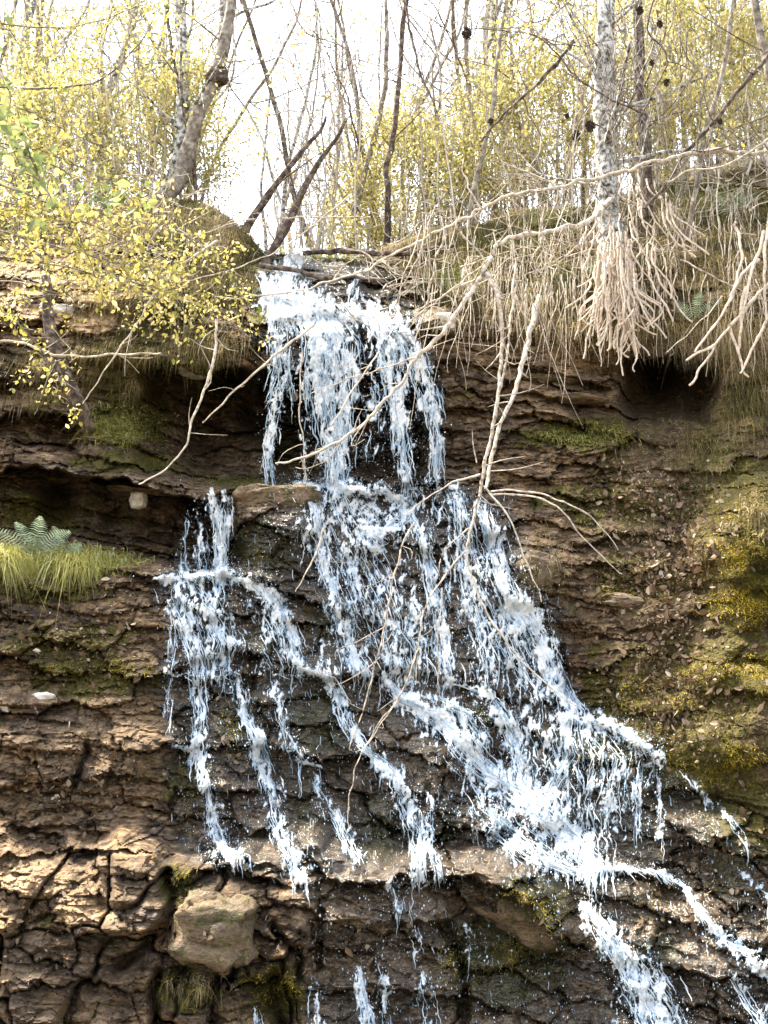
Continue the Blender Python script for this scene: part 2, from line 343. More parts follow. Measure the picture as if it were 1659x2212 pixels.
def rock_material():
    m, nt, b, nd, lk = mat_new('shale_rock')
    n1 = tex(nt, 2.2, 6, .65, (1, 1, 2.2)); n2 = tex(nt, 11, 5, .7, (1, 1, 2.6)); n3 = tex(nt, 45, 4, .7); n4 = tex(nt, 5, 5, .65, None, .6)
    dark = ramp(nt, n2, [(.34, (.010, .006, .003)), (.45, (.062, .038, .021)), (.56, (.17, .112, .066)), (.70, (.35, .255, .17))])
    tan = ramp(nt, n2, [(.30, (.06, .036, .021)), (.46, (.23, .155, .095)), (.72, (.42, .315, .215))])
    c = mix(nt, attr(nt, 'dry'), dark, tan)
    tone = math_(nt, 'ADD', math_(nt, 'MULTIPLY', attr(nt, 'tone'), 1.1), 1.0)
    grey = N(nt, 'ShaderNodeCombineColor'); 
    for k in range(3): lk.new(tone, grey.inputs[k])
    c = mix(nt, 1.0, c, grey.outputs[0], 'MULTIPLY')
    pur = ramp(nt, n4, [(.52, (0, 0, 0)), (.66, (1, 1, 1))]); c = mix(nt, math_(nt, 'MULTIPLY', pur, .30), c, (.15, .12, .13))
    och = ramp(nt, n1, [(.55, (0, 0, 0)), (.7, (1, 1, 1))]); c = mix(nt, math_(nt, 'MULTIPLY', och, .6), c, (.20, .12, .045))
    fine = ramp(nt, n3, [(.25, (.45, .45, .45)), (.7, (1.5, 1.5, 1.5))]); c = mix(nt, .8, c, fine, 'MULTIPLY')
    soilc = ramp(nt, n2, [(.3, (.02, .013, .006)), (.55, (.09, .062, .03)), (.75, (.2, .15, .08))]); c = mix(nt, attr(nt, 'soil'), c, soilc)
    mossc = ramp(nt, n3, [(.3, (.012, .012, .002)), (.5, (.06, .048, .006)), (.72, (.20, .17, .02))])
    mf = ramp(nt, math_(nt, 'ADD', math_(nt, 'ADD', math_(nt, 'MULTIPLY', n2, 1.3), math_(nt, 'MULTIPLY', n4, .9)), math_(nt, 'SUBTRACT', attr(nt, 'moss'), 1.35)), [(.22, (0, 0, 0)), (.36, (1, 1, 1))])
    c = mix(nt, mf, c, mossc)
    wet = attr(nt, 'wet'); c = mix(nt, math_(nt, 'MULTIPLY', wet, .50), c, (.032, .032, .027))
    c = mix(nt, 1.0, c, (.80, .77, .68), 'MULTIPLY')
    lk.new(c, b.inputs['Base Color'])
    r = math_(nt, 'SUBTRACT', .85, math_(nt, 'MULTIPLY', wet, .74)); lk.new(r, b.inputs['Roughness'])
    lk.new(math_(nt, 'ADD', math_(nt, 'MULTIPLY', wet, .6), .3), b.inputs['Specular IOR Level'])
    bp = N(nt, 'ShaderNodeBump', Strength=1.0, Distance=.03); lk.new(math_(nt, 'ADD', n2, math_(nt, 'MULTIPLY', n3, .45)), bp.inputs['Height'])
    lk.new(bp.outputs[0], b.inputs['Normal'])
    return m
def simple_mat(name, stops, rough=.7, transl=0.0, scale=8, bump=0.0, tintw=1.0, spec=.3):
    m, nt, b, nd, lk = mat_new(name)
    f = math_(nt, 'ADD', math_(nt, 'MULTIPLY', attr(nt, 'tint'), tintw), math_(nt, 'MULTIPLY', tex(nt, scale), 1 - tintw))
    c = ramp(nt, f, stops); lk.new(c, b.inputs['Base Color']); b.inputs['Roughness'].default_value = rough
    b.inputs['Specular IOR Level'].default_value = spec
    if bump:
        bp = N(nt, 'ShaderNodeBump', Strength=bump, Distance=.01); lk.new(tex(nt, scale * 5), bp.inputs['Height']); lk.new(bp.outputs[0], b.inputs['Normal'])
    if transl:
        t = nd.new('ShaderNodeBsdfTranslucent'); lk.new(c, t.inputs[0]); ms = nd.new('ShaderNodeMixShader'); ms.inputs[0].default_value = transl
        lk.new(b.outputs[0], ms.inputs[1]); lk.new(t.outputs[0], ms.inputs[2]); lk.new(ms.outputs[0], nd['Material Output'].inputs[0])
    return m
M = {}
M['rock'] = rock_material()
def water_material():
    m, nt, b, nd, lk = mat_new('white_water')
    c = ramp(nt, attr(nt, 'tint'), [(0, (.20, .27, .34)), (.3, (.40, .54, .66)), (.6, (.68, .79, .88)), (1, (.93, .94, .95))])
    lk.new(c, b.inputs['Base Color']); b.inputs['Roughness'].default_value = .18; b.inputs['Specular IOR Level'].default_value = .6
    t = nd.new('ShaderNodeBsdfTranslucent'); lk.new(c, t.inputs[0]); ms = nd.new('ShaderNodeMixShader'); ms.inputs[0].default_value = .35
    lk.new(b.outputs[0], ms.inputs[1]); lk.new(t.outputs[0], ms.inputs[2])
    n1 = tex(nt, 55, 4, .75, (1, .6, .32)); n2 = tex(nt, 120, 3, .7, (1, .8, .6))
    a = math_(nt, 'ADD', attr(nt, 'dens'), math_(nt, 'ADD', math_(nt, 'MULTIPLY', math_(nt, 'SUBTRACT', n1, .5), 2.6), math_(nt, 'MULTIPLY', math_(nt, 'SUBTRACT', n2, .5), 1.3)))
    al = ramp(nt, a, [(0.0, (0, 0, 0)), (.42, (1, 1, 1))]); al = math_(nt, 'MULTIPLY', al, 1.0)
    lo = math_(nt, 'MULTIPLY', al, math_(nt, 'ADD', math_(nt, 'MULTIPLY', attr(nt, 'dens'), 1.0, True), .62), True)
    tr = nd.new('ShaderNodeBsdfTransparent'); m2 = nd.new('ShaderNodeMixShader'); lk.new(lo, m2.inputs[0]); lk.new(tr.outputs[0], m2.inputs[1]); lk.new(ms.outputs[0], m2.inputs[2])
    lk.new(m2.outputs[0], nd['Material Output'].inputs[0])
    bp = N(nt, 'ShaderNodeBump', Strength=.7, Distance=.02); lk.new(n1, bp.inputs['Height']); lk.new(bp.outputs[0], b.inputs['Normal'])
    return m
M['water'] = water_material()
M['deadwood'] = simple_mat('dead_wood', [(.30, (.10, .075, .055)), (.42, (.30, .24, .18)), (.60, (.56, .49, .40))], .85, 0, 26, .9, .12)
M['root'] = simple_mat('bleached_root', [(.28, (.16, .11, .08)), (.42, (.48, .38, .29)), (.62, (.70, .59, .47))], .8, 0, 32, .9, .2)
M['bark_dark'] = simple_mat('dark_bark', [(.32, (.018, .013, .01)), (.48, (.07, .05, .038)), (.62, (.20, .155, .12))], .9, 0, 20, 1.0, .1)
M['bark_pale'] = simple_mat('pale_bark', [(.38, (.035, .03, .026)), (.48, (.22, .21, .19)), (.58, (.55, .54, .51))], .85, 0, 22, .9, .08)
M['bark_mid'] = simple_mat('grey_brown_bark', [(.34, (.05, .04, .03)), (.48, (.17, .14, .11)), (.64, (.38, .34, .29))], .9, 0, 14, .8, .2)
M['leaf'] = simple_mat('autumn_leaf', [(0, (.14, .16, .04)), (.4, (.36, .34, .11)), (.75, (.58, .50, .20)), (1, (.72, .60, .34))], .55, .55)
M['twig'] = simple_mat('pale_twig', [(0, (.22, .18, .14)), (.5, (.42, .37, .31)), (1, (.60, .55, .48))], .85, .15, 20, 0, .7)
M['leaf_near'] = simple_mat('near_autumn_leaf', [(0, (.06, .08, .025)), (.35, (.19, .19, .05)), (.7, (.42, .35, .09)), (1, (.66, .54, .26))], .5, .5)
M['leaf_green'] = simple_mat('green_leaf', [(0, (.07, .10, .04)), (.6, (.17, .21, .07)), (1, (.36, .37, .13))], .5, .5)
M['leaf_orange'] = simple_mat('russet_leaf', [(0, (.28, .12, .04)), (.5, (.50, .28, .08)), (1, (.60, .45, .12))], .6, .5)
M['grass'] = simple_mat('dry_grass', [(0, (.06, .05, .012)), (.35, (.17, .14, .035)), (.7, (.30, .23, .10)), (1, (.45, .36, .22))], .7, .4)
M['grass_green'] = simple_mat('green_grass', [(0, (.05, .08, .015)), (.5, (.17, .20, .04)), (1, (.38, .36, .10))], .6, .4)
M['grass_bright'] = simple_mat('bright_grass', [(0, (.12, .11, .012)), (.45, (.36, .32, .05)), (1, (.55, .58, .32))], .6, .4)
M['fern'] = simple_mat('fern_frond', [(0, (.16, .22, .14)), (1, (.34, .42, .30))], .6, .35)
M['moss'] = simple_mat('moss', [(0, (.02, .018, .002)), (.45, (.12, .095, .008)), (1, (.52, .40, .04))], .9, .2)
M['litter'] = simple_mat('leaf_litter', [(0, (.05, .03, .015)), (.5, (.17, .11, .065)), (.85, (.34, .26, .18)), (1, (.60, .53, .44))], .8, .1)
M['cone'] = simple_mat('cone', [(0, (.02, .014, .01)), (1, (.06, .04, .03))], .9, 0, 40, .5, .3)
def rocky(name, stops): return simple_mat(name, stops, .85, 0, 9, .9, .15)
M['pale_stone'] = rocky('pale_stone', [(.3, (.16, .13, .10)), (.45, (.42, .37, .31)), (.65, (.66, .62, .56))])
M['tan_stone'] = rocky('tan_stone', [(.2, (.10, .065, .035)), (.5, (.24, .165, .10)), (.8, (.36, .27, .18))])
# ------------------------------------------------------------------ terrain
us = np.concatenate([np.arange(-1500, -60, 24), np.arange(-60, 1724, 3.0), np.arange(1724, 3200, 24)])
nin = 600
tj = np.concatenate([np.linspace(0, 1, nin), 1 + np.linspace(.01, .6, 45) ** 1.3])
UU, TT = np.meshgrid(us, tj); VT = vtop(UU); VV = VT + (2230 - VT) * TT
D, tone, soil, wet, rough = depth(UU, VV, False)
PT = P(UU, VV, D)
def ell(u, v, L):
    o = np.zeros(u.shape)
    for cu, cv, ru, rv, a in L: o = np.maximum(o, a * np.clip(1.25 - np.sqrt(((u - cu) / ru) ** 2 + ((v - cv) / rv) ** 2), 0, 1))
    return o
MOSS = [(1420,1560,230,180,.8),(1560,1480,150,150,.8),(1620,1180,120,170,1.2),(1590,1250,90,120,1.2),(1380,1250,110,60,.9),(1500,1640,140,80,.9),(1150,1950,80,70,1.),
 (1080,2080,140,110,.8),(380,1910,40,50,1.),(560,1180,70,60,.7),(600,1210,40,25,1.),(200,1460,150,60,.6),(150,1380,160,40,.5),(400,1680,60,60,.6),(500,1560,40,70,.6),(700,1560,90,80,.6),(830,1780,90,90,.5),(650,1770,50,90,.5),(560,1380,60,60,.5),(700,1330,50,50,.5),(1040,1560,50,50,.6),(950,1800,60,60,.4),
 (400,2140,80,60,.7),(600,2140,90,70,.6),(250,1000,120,30,.6),(1250,940,120,40,.8),(1300,1080,160,60,.6),(560,1050,100,30,.7),(300,890,90,80,.5),(1420,2050,100,60,.35),
 (130,1280,150,30,.5),(1600,1800,100,200,.5),(450,820,100,60,.45),(620,950,60,60,.35),(1080,1400,40,60,.3),(920,620,60,30,.5),(90,1100,200,60,.5)]
moss = np.clip(ell(UU, VV, MOSS) + (fbm(UU / 40, VV / 40, 91) - .5) * .7 + .26, 0, 1)
DRY = [(250,1960,120,120,1.1),(80,1960,140,120,.9),(440,2010,80,90,1.),(120,2150,220,90,.9),(1130,1900,120,40,1.),(1200,1990,60,50,.9),(800,1945,220,50,.55),(900,2080,200,80,.4),(120,1640,140,70,.7),
 (240,1570,130,70,.6),(250,1050,120,25,.9),(60,1040,120,25,.8),(180,700,190,70,1.4),(60,570,160,110,1.3),(150,790,120,40,.8),(90,860,120,20,.7),(1180,830,110,80,.8),(1180,1200,70,70,.5),(900,1940,100,30,.5),(60,1500,90,40,.6),
 (1400,2000,140,120,.5),(1450,1300,100,30,.5),(600,1090,70,40,.5),(330,1400,200,20,.3)]
dry = np.clip(ell(UU, VV, DRY) + (fbm(UU / 30, VV / 22, 92) - .5) * .5, 0, 1)
tone = tone + .55 * ell(UU, VV, [(120, 620, 260, 150, 1.0), (190, 700, 90, 30, 1.8), (60, 560, 60, 30, 1.5)]) + .35 * (fbm(UU / 90, VV / 60, 93, 3) - .5) * 2; soil = soil * (1 - .8 * ell(UU, VV, [(110, 620, 240, 130, 1.0)])); tone = np.clip(tone, -.55, 1.5)
back = np.concatenate([[.15], np.cumsum(np.geomspace(.2, 9, 42))])
top = PT[0]; rows = []
for dy in back[::-1]:
    r = top.copy(); r[:, 1] += dy; r[:, 2] = top[:, 2] + hback(top[:, 0], np.full(len(top), dy)); r[:, 0] *= 1 + dy * .02; rows.append(r)
B = np.stack(rows); nb = len(back)
ALL = np.concatenate([B, PT]); nr, nc = ALL.shape[:2]
def ext(a, val): return np.concatenate([np.full((nb, nc), val), a])
mb = MB(); mb.add(ALL.reshape(-1, 3), grid_faces(nr, nc)[:, ::-1])
terr = mb.build('hillside', M['rock'], None, False, {'tone': ext(tone, 0), 'soil': ext(soil, 1.), 'wet': ext(wet, 0), 'moss': ext(moss, .45), 'dry': ext(dry, 0)})
tag(terr, 'layered brown rock face and wooded bank the stream falls over', kind='structure')
g = MB(); gx = np.concatenate([[-400, -100], np.linspace(-30, 30, 61), [100, 400]]); gy = np.concatenate([[-400, -100], np.linspace(-20, 30, 51), [100, 500]])
GX, GY = np.meshgrid(gx, gy); g.add(np.stack([GX, GY, -1.9 + fbm(GX * .6, GY * .6, 8) * .5], -1).reshape(-1, 3), grid_faces(len(gy), len(gx)))
M['ground'] = simple_mat('stream_bank', [(.3, (.03, .025, .015)), (.5, (.10, .08, .05)), (.7, (.2, .17, .12))], .9, 0, 3, .8, 0)
tag(g.build('ground', M['ground'], None, True), 'dark earth bank below the falls', kind='structure')
# ------------------------------------------------------------------ water
STR = [ # points, widths, density, free fall
 ([(650,542),(628,590),(600,640),(640,665)], [26,34,40,40], .9, 0), ([(775,590),(762,650)], [14,20], .8, 0),
 ([(560,590),(585,640),(600,720),(606,800),(588,900),(578,1020)], [14,26,34,26,16,9], .75, 1), ([(625,700),(622,790),(630,880)], [16,12,5], .45, 1),
 ([(640,650),(690,730),(700,830),(712,930),(725,1035)], [46,52,40,24,20], 1., 1), ([(690,660),(742,740),(748,860),(742,1005)], [40,36,26,12], .85, 1),
 ([(690,700),(690,800),(680,900)], [24,16,8], .6, 1), ([(795,665),(835,740),(858,850),(876,1035)], [30,36,26,12], .85, 1),
 ([(830,675),(888,740),(922,850),(940,930),(942,1030)], [28,34,26,16,10], .8, 1), ([(900,760),(925,800),(935,870),(950,990)], [14,12,9,7], .6, 1),
 ([(570,650),(640,662),(720,672),(800,682),(880,735)], [22,34,36,30,18], .95, 0), ([(800,760),(810,860),(800,980)], [30,34,24], .28, 1), ([(660,860),(655,960),(655,1030)], [16,12,8], .25, 1),
 ([(648,1045),(720,1050),(790,1056),(870,1072)], [8,15,16,14], 1., 0), ([(980,1052),(1000,1062)], [6,6], .8, 0), ([(870,1060),(960,1052)], [5,4], .5, 0),
 ([(672,1060),(690,1150),(705,1240),(735,1340),(765,1430)], [22,24,22,26,24], .72, 0),
 ([(740,1070),(790,1130),(830,1150),(870,1100)], [42,52,50,30], .72, 0), ([(800,1160),(830,1250),(850,1350),(850,1470)], [30,26,36,40], .36, 0),
 ([(770,1150),(760,1250),(800,1330)], [26,26,40], .32, 0), ([(870,1090),(905,1150),(922,1220),(942,1300),(960,1400),(972,1470)], [24,22,14,24,22,18], .78, 0),
 ([(870,1260),(900,1340),(905,1430)], [50,60,50], .30, 0), ([(985,1060),(1000,1140),(1005,1230),(1030,1330),(1060,1430)], [22,26,24,30,40], .5, 0),
 ([(1040,1085),(1062,1160),(1082,1240),(1112,1310),(1145,1350),(1178,1420),(1200,1480),(1240,1535)], [16,26,28,34,46,32,26,18], .85, 0),
 ([(1125,1325),(1160,1335)], [28,20], 1., 0), ([(1100,1370),(1130,1440),(1170,1500)], [34,46,30], .42, 0), ([(1190,1380),(1205,1470)], [10,8], .6, 0),
 ([(456,1075),(474,1140),(478,1190),(470,1245)], [16,17,18,18], 1., 1), ([(492,1074),(488,1150),(482,1240)], [12,10,9], .85, 1),
 ([(425,1080),(430,1150),(440,1230)], [14,16,20], .4, 1), ([(405,1105),(402,1160),(395,1235)], [4,5,12], .5, 1),
 ([(335,1248),(400,1246),(470,1240),(540,1255),(585,1280),(612,1320)], [6,12,14,13,16,18], .95, 0),
 ([(385,1265),(400,1350),(425,1430),(434,1530),(428,1640)], [20,26,24,20,20], .62, 0), ([(430,1265),(468,1330),(492,1390),(480,1450)], [28,36,30,26], .72, 0),
 ([(590,1285),(605,1330),(620,1360),(640,1440)], [20,30,26,18], .78, 0), ([(640,1440),(705,1462),(735,1510),(752,1570),(790,1620),(850,1670)], [8,16,18,15,14,20], .9, 0),
 ([(850,1670),(880,1730),(905,1800),(905,1895)], [26,30,26,20], .7, 0), ([(930,1720),(925,1800),(950,1890)], [14,10,12], .6, 0), ([(372,1265),(375,1380),(364,1500),(362,1560)], [9,8,8,6], .42, 0),
 ([(378,1612),(420,1618)], [8,8], .9, 0), ([(422,1635),(446,1700),(460,1770),(482,1830),(510,1850)], [12,15,17,24,24], .9, 0),
 ([(512,1465),(530,1540),(556,1610),(582,1690),(600,1770),(618,1830),(650,1895)], [14,18,20,22,20,22,30], .8, 0),
 ([(598,1480),(610,1550),(632,1610),(650,1645)], [10,14,18,14], .6, 0), ([(640,1640),(690,1655)], [7,7], .8, 0), ([(680,1680),(705,1730),(735,1790),(768,1850)], [12,16,20,24], .5, 0),
 ([(450,1462),(520,1458)], [4,5], .7, 0), ([(560,1458),(690,1456)], [4,4], .45, 0), ([(370,1455),(415,1462)], [4,4], .5, 0),
 ([(835,1462),(872,1515),(930,1540),(985,1580),(1020,1630),(1060,1670),(1120,1710),(1185,1760),(1240,1820),(1290,1875)], [10,26,38,34,32,32,40,44,42,30], 1., 0),
 ([(1040,1740),(1110,1800),(1170,1850),(1260,1890)], [40,50,44,24], .5, 0), ([(930,1500),(1010,1540),(1050,1600)], [20,22,16], .5, 0),
 ([(960,1474),(1040,1485)], [6,7], .95, 0), ([(1045,1490),(1090,1550),(1115,1610),(1125,1680)], [14,24,26,24], .8, 0), ([(1130,1540),(1120,1600)], [20,20], .45, 0),
 ([(1205,1545),(1270,1552),(1330,1570),(1380,1602),(1425,1640)], [14,20,18,15,14], .95, 0), ([(1215,1560),(1225,1630),(1190,1710)], [26,30,30], .5, 0),
 ([(1280,1580),(1320,1640),(1300,1740)], [40,60,60], .30, 0), ([(1400,1640),(1380,1700),(1375,1800)], [22,16,10], .5, 0), ([(1425,1660),(1422,1740),(1428,1810)], [7,6,6], .6, 0),
 ([(1290,1878),(1350,1876),(1420,1883),(1470,1905),(1510,1965),(1560,2020),(1610,2065),(1680,2120)], [9,8,7,9,15,18,20,22], .9, 0),
 ([(1255,1950),(1290,1985),(1320,2030),(1360,2090),(1395,2150),(1440,2250)], [12,26,34,48,56,60], .85, 0), ([(1390,2060),(1440,2140),(1490,2240)], [20,22,22], .35, 0),
 ([(1470,1660),(1530,1725),(1580,1770),(1620,1830)], [7,12,14,8], .4, 0), ([(1585,2110),(1620,2170),(1670,2240)], [16,24,26], .5, 0), ([(1600,1880),(1659,1940)], [8,8], .35, 0),
 ([(770,2095),(785,2150),(800,2250)], [12,15,17], .8, 0), ([(818,2070),(832,2140),(842,2240)], [9,10,10], .6, 0), ([(845,1910),(865,1955)], [18,22], .5, 0), ([(900,2000),(905,2060)], [16,16], .3, 0),
 ([(1010,2010),(1012,2060)], [16,16], .3, 0), ([(680,2120),(690,2250)], [14,20], .3, 0), ([(905,2110),(930,2240)], [24,26], .25, 0), ([(555,2180),(560,2250)], [8,12], .5, 0),
 ([(700,1070),(760,1200),(820,1340),(880,1450)], [70,90,110,110], .34, 0), ([(930,1080),(1000,1220),(1060,1340),(1110,1440)], [70,80,90,80], .32, 0), ([(400,1270),(440,1440)], [60,60], .3, 0), ([(1150,1560),(1200,1700),(1260,1820)], [90,100,80], .34, 0), ([(1340,1620),(1320,1760)], [70,80], .3, 0),
 ([(560,1290),(620,1440)], [50,70], .22, 0), ([(960,1600),(1080,1780),(1180,1870)], [50,60,50], .3, 0), ([(660,1130),(665,1190)], [14,12], .4, 0), ([(750,1380),(790,1460)], [30,20], .45, 0), ([(700,1400),(720,1455)], [22,22], .35, 0),
]
gu = np.arange(300, 1760, 6.0); gv = np.arange(530, 2270, 6.0); GU, GV = np.meshgrid(gu, gv); GD = depth(GU, GV)
def minf(a, k):
    o = a.copy()
    for dy in range(-k, k + 1):
        for dx in range(-k, k + 1): o = np.minimum(o, np.roll(np.roll(a, dy, 0), dx, 1))
    return o
def blur(a, k):
    for _ in range(k): a = (np.roll(a, 1, 0) + np.roll(a, -1, 0) + np.roll(a, 1, 1) + np.roll(a, -1, 1) + 2 * a) / 6
    return a
GE = blur(minf(GD, 1), 3)
def wdepth(u, v, free=0):
    i = np.clip((u - gu[0]) / 6, 0, len(gu) - 1.01); j = np.clip((v - gv[0]) / 6, 0, len(gv) - 1.01); a = i.astype(int); b = j.astype(int); fx = i - a; fy = j - b
    d = (GE[b, a] * (1 - fx) + GE[b, a + 1] * fx) * (1 - fy) + (GE[b + 1, a] * (1 - fx) + GE[b + 1, a + 1] * fx) * fy
    up = sst(690, 720, v) * sst(1050, 1040, v) * sst(540, 560, u) * sst(985, 965, u)
    yf = np.where(v < 1052, np.interp(v, [700, 760, 1040], [10.22, 10.14, 9.98]), 9.74)
    fr = np.maximum(up, (v > 1070) * (v < 1245) * (u < 520) * 1.0)
    return np.where(free > 0, np.minimum(d, d * (1 - fr) + yf * fr), d)
su = np.arange(330, 1716, 2.0); sv = np.arange(536, 2244, 2.0)
SU, SV = np.meshgrid(su, sv); best = np.full(SU.shape, -1.0); core = np.zeros(SU.shape); fre = np.zeros(SU.shape)
wu = SU + (noise(SU / 22, SV / 30, 301) - .5) * 16; wv = SV + (noise(SU / 20, SV / 20, 302) - .5) * 10
for k, (pts, wd, den, free) in enumerate(STR):
    xs = [p[0] for p in pts]; ys = [p[1] for p in pts]; m = max(wd) * 1.6 + 20
    i0, i1 = np.searchsorted(su, [min(xs) - m, max(xs) + m]); j0, j1 = np.searchsorted(sv, [min(ys) - m, max(ys) + m])
    sl = (slice(j0, j1), slice(i0, i1)); U_, V_ = wu[sl], wv[sl]
    if U_.size == 0: continue
    d, s, side = seg_dist(U_, V_, pts); d = d * 1.18; L = np.concatenate([[0], np.cumsum(np.hypot(np.diff(xs), np.diff(ys)))]); wdt = np.interp(s, L, wd)
    hor = abs(xs[-1] - xs[0]) > 1.6 * abs(ys[-1] - ys[0]); q = d * side
    nn = fbm(U_ / (7 if not hor else 14), V_ / (22 if not hor else 9), 400 + k, 4)
    n2 = noise(U_ / 9, V_ / 12, 500 + k)
    fall = np.clip(1.25 - d / wdt, -1, 1)
    n3 = noise(U_ / 3.2, V_ / 6.5, 700 + k)
    f = fall * (.42 + .5 * den) - (nn - .5) * 2.6 - (n2 - .5) * .7 - (n3 - .5) * .75 - (1 - den) * .62 - .22
    f = np.where(d > wdt * 1.9, -1, f)
    up = f > best[sl]
    best[sl] = np.where(up, f, best[sl]); core[sl] = np.maximum(core[sl], np.clip(fall, 0, 1) * den); fre[sl] = np.where(up & (f > -.5), free, fre[sl])
WD = wdepth(SU, SV, fre)
bump = fbm(SU / 6, SV / 9, 601, 3)
WD = WD - .012 - .04 * core * bump - .02 * np.clip(best, 0, .6) - .022 * noise(SU / 3.2, SV / 5, 603)
WP = P(SU + (noise(SU / 4, SV / 4, 605) - .5) * 3, SV + (noise(SU / 4, SV / 4, 606) - .5) * 3, WD)
tint = np.clip(.27 + 1.0 * np.clip(best, 0, 1) + (noise(SU / 3.5, SV / 6, 607) - .5) * .9 + (fbm(SU / 14, SV / 24, 608, 3) - .5) * 1.3 + .22 * core, 0, 1)
alive = best > -.62
STRMAT = 0
REG = [('upper_cascade', lambda u, v: (v < 1042), 'tall white curtain of water dropping from the lip into the dark hollow'),
 ('side_cascade', lambda u, v: (v >= 1042) & (u < 520 + np.clip((v - 1250) * .28, 0, 110)) | ((v >= 1042) & (v < 1450) & (u < 660) & (u - 560 < (v - 1200))), 'left spout falling off a shelf and splitting into thin runs'),
 ('lower_cascade', lambda u, v: (v >= 1905), 'broad lowest chutes leaving the bottom of the picture'),
 ('middle_cascade', lambda u, v: (v >= 1042), 'wide central water fanning over stepped rock')]
used = np.zeros(SU.shape, bool); WM = {}
allF = grid_faces(*SU.shape)
fa = alive.ravel()[allF].sum(1) >= 3
for name, fn, lab in REG:
    msk = fn(SU, SV) & ~used; used |= msk
    F = allF[fa & msk.ravel()[allF[:, 0]]]
    idx, inv = np.unique(F, return_inverse=True)
    b = MB(); b.add(WP.reshape(-1, 3)[idx], inv.reshape(F.shape)[:, ::-1], tint.ravel()[idx]); WM[name] = (b, fn, lab, best.ravel()[idx])
_n = 15000; fx = rng.uniform(340, 1659, _n); fy = rng.uniform(1045, 2212, _n)  # water flecks, modelled partly as the wet rock's grey-blue sky reflections
_k = wetness(fx, fy) * (.12 + 1.3 * sst(.42, .62, fbm(fx / 30, fy / 42, 821, 3))) * np.where(fy < 1880, 1, .5) > rng.random(_n); fx = fx[_k]; fy = fy[_k]
for nm_, fn_, _l in REG:
    _m = fn_(fx, fy)
    for n2_, f2_, _ in REG[:[q[0] for q in REG].index(nm_)]: _m = _m & ~f2_(fx, fy)
    if _m.any(): drops(WM[nm_][0], P(fx[_m], fy[_m], wdepth(fx[_m], fy[_m]) + rng.uniform(-.02, .012, _m.sum())), np.clip(rng.lognormal(-6.0, .5, _m.sum()), .001, .007), 1.8)
# thin film-water streaks over the wet face, modelling its blue-white sky glints
for _ in range(1600):
    x0 = rng.uniform(340, 1659); y0 = rng.uniform(1050, 2200)
    if wetness(np.array([x0]), np.array([y0]))[0] * (.15 + 1.2 * sst(.45, .62, float(fbm(np.array(x0 / 34), np.array(y0 / 50), 811, 3)))) * (1 if y0 < 1880 else .35) < rng.random(): continue
    n = 5; ln = rng.uniform(5, 24); x = x0 + np.cumsum(rng.normal(.15 * ln / 5, 1.3, n)); y = y0 + np.linspace(0, ln, n)
    nm_ = [q for q in REG if q[1](np.array(x0), np.array(y0))][0][0]
    tube(WM[nm_][0], P(x, y, wdepth(x, y) - rng.uniform(0, .02)), rng.uniform(.001, .0032) * np.array([.4, 1, .8, 1, .3]), 4, rng.uniform(0, .8))
# ropelets and droplets
def region_of(u, v):
    for name, fn, lab in REG:
        if fn(np.array(u), np.array(v)): return name
for k, (pts, wd, den, free) in enumerate(STR):
    pp = np.array(pts, float); Ls = np.concatenate([[0], np.cumsum(np.hypot(*np.diff(pp, axis=0).T))]); L = Ls[-1]
    hor = abs(pp[-1, 0] - pp[0, 0]) > 1.6 * abs(pp[-1, 1] - pp[0, 1])
    reg = region_of(*pp[len(pp) // 2]); b = WM[reg][0]
    nf = int(L * np.mean(wd) * (.05 + den) / 85 * (1 if den > .4 else .45)) + 1
    for _ in range(nf):
        s0 = rng.uniform(0, L); w0 = np.interp(s0, Ls, wd); ln = rng.uniform(12, 90) * (1 if not hor else .4)
        n = max(4, int(ln / 6)); s = np.clip(s0 + np.linspace(0, ln, n), 0, L)
        off = rng.normal(0, .5) * w0; x = np.interp(s, Ls, pp[:, 0]) + off; y = np.interp(s, Ls, pp[:, 1])
        if hor: y = y + rng.normal(0, .4) * w0 * .8; x = x - off; y = y + np.linspace(0, rng.uniform(0, 16), n) ** 1.1
        y = y + (s0 + np.linspace(0, ln, n) - s) 
        x = x + np.cumsum(rng.normal(0, 1.6, n)); dd = wdepth(x, y, np.full(n, free)) - rng.uniform(.015, .07)
        r = rng.uniform(.0015, .0045) * (1 + den * .5) * np.sin(np.linspace(.25, math.pi - .15, n)) * rng.uniform(.6, 1.4, n) 
        tube(b, P(x, y, dd), r, 4, rng.uniform(.2, 1))
    nd = int(L * (np.mean(wd) + 12) * (.1 + den) / 26 * (1 if den > .4 else .4))
    s = rng.uniform(0, L, nd); w0 = np.interp(s, Ls, wd)
    x = np.interp(s, Ls, pp[:, 0]) + rng.normal(0, 1, nd) * (w0 * .75 + 3); y = np.interp(s, Ls, pp[:, 1]) + rng.normal(0, 1, nd) * (w0 * .4 + 4) - (abs(rng.normal(0, 9, nd)) if hor else 0)
    dd = wdepth(x, y, np.full(nd, free)) - abs(rng.normal(.02, .07, nd)) - .01
    drops(b, P(x, y, dd), np.clip(rng.lognormal(-6.05, .45, nd), .001, .008), 1.3)
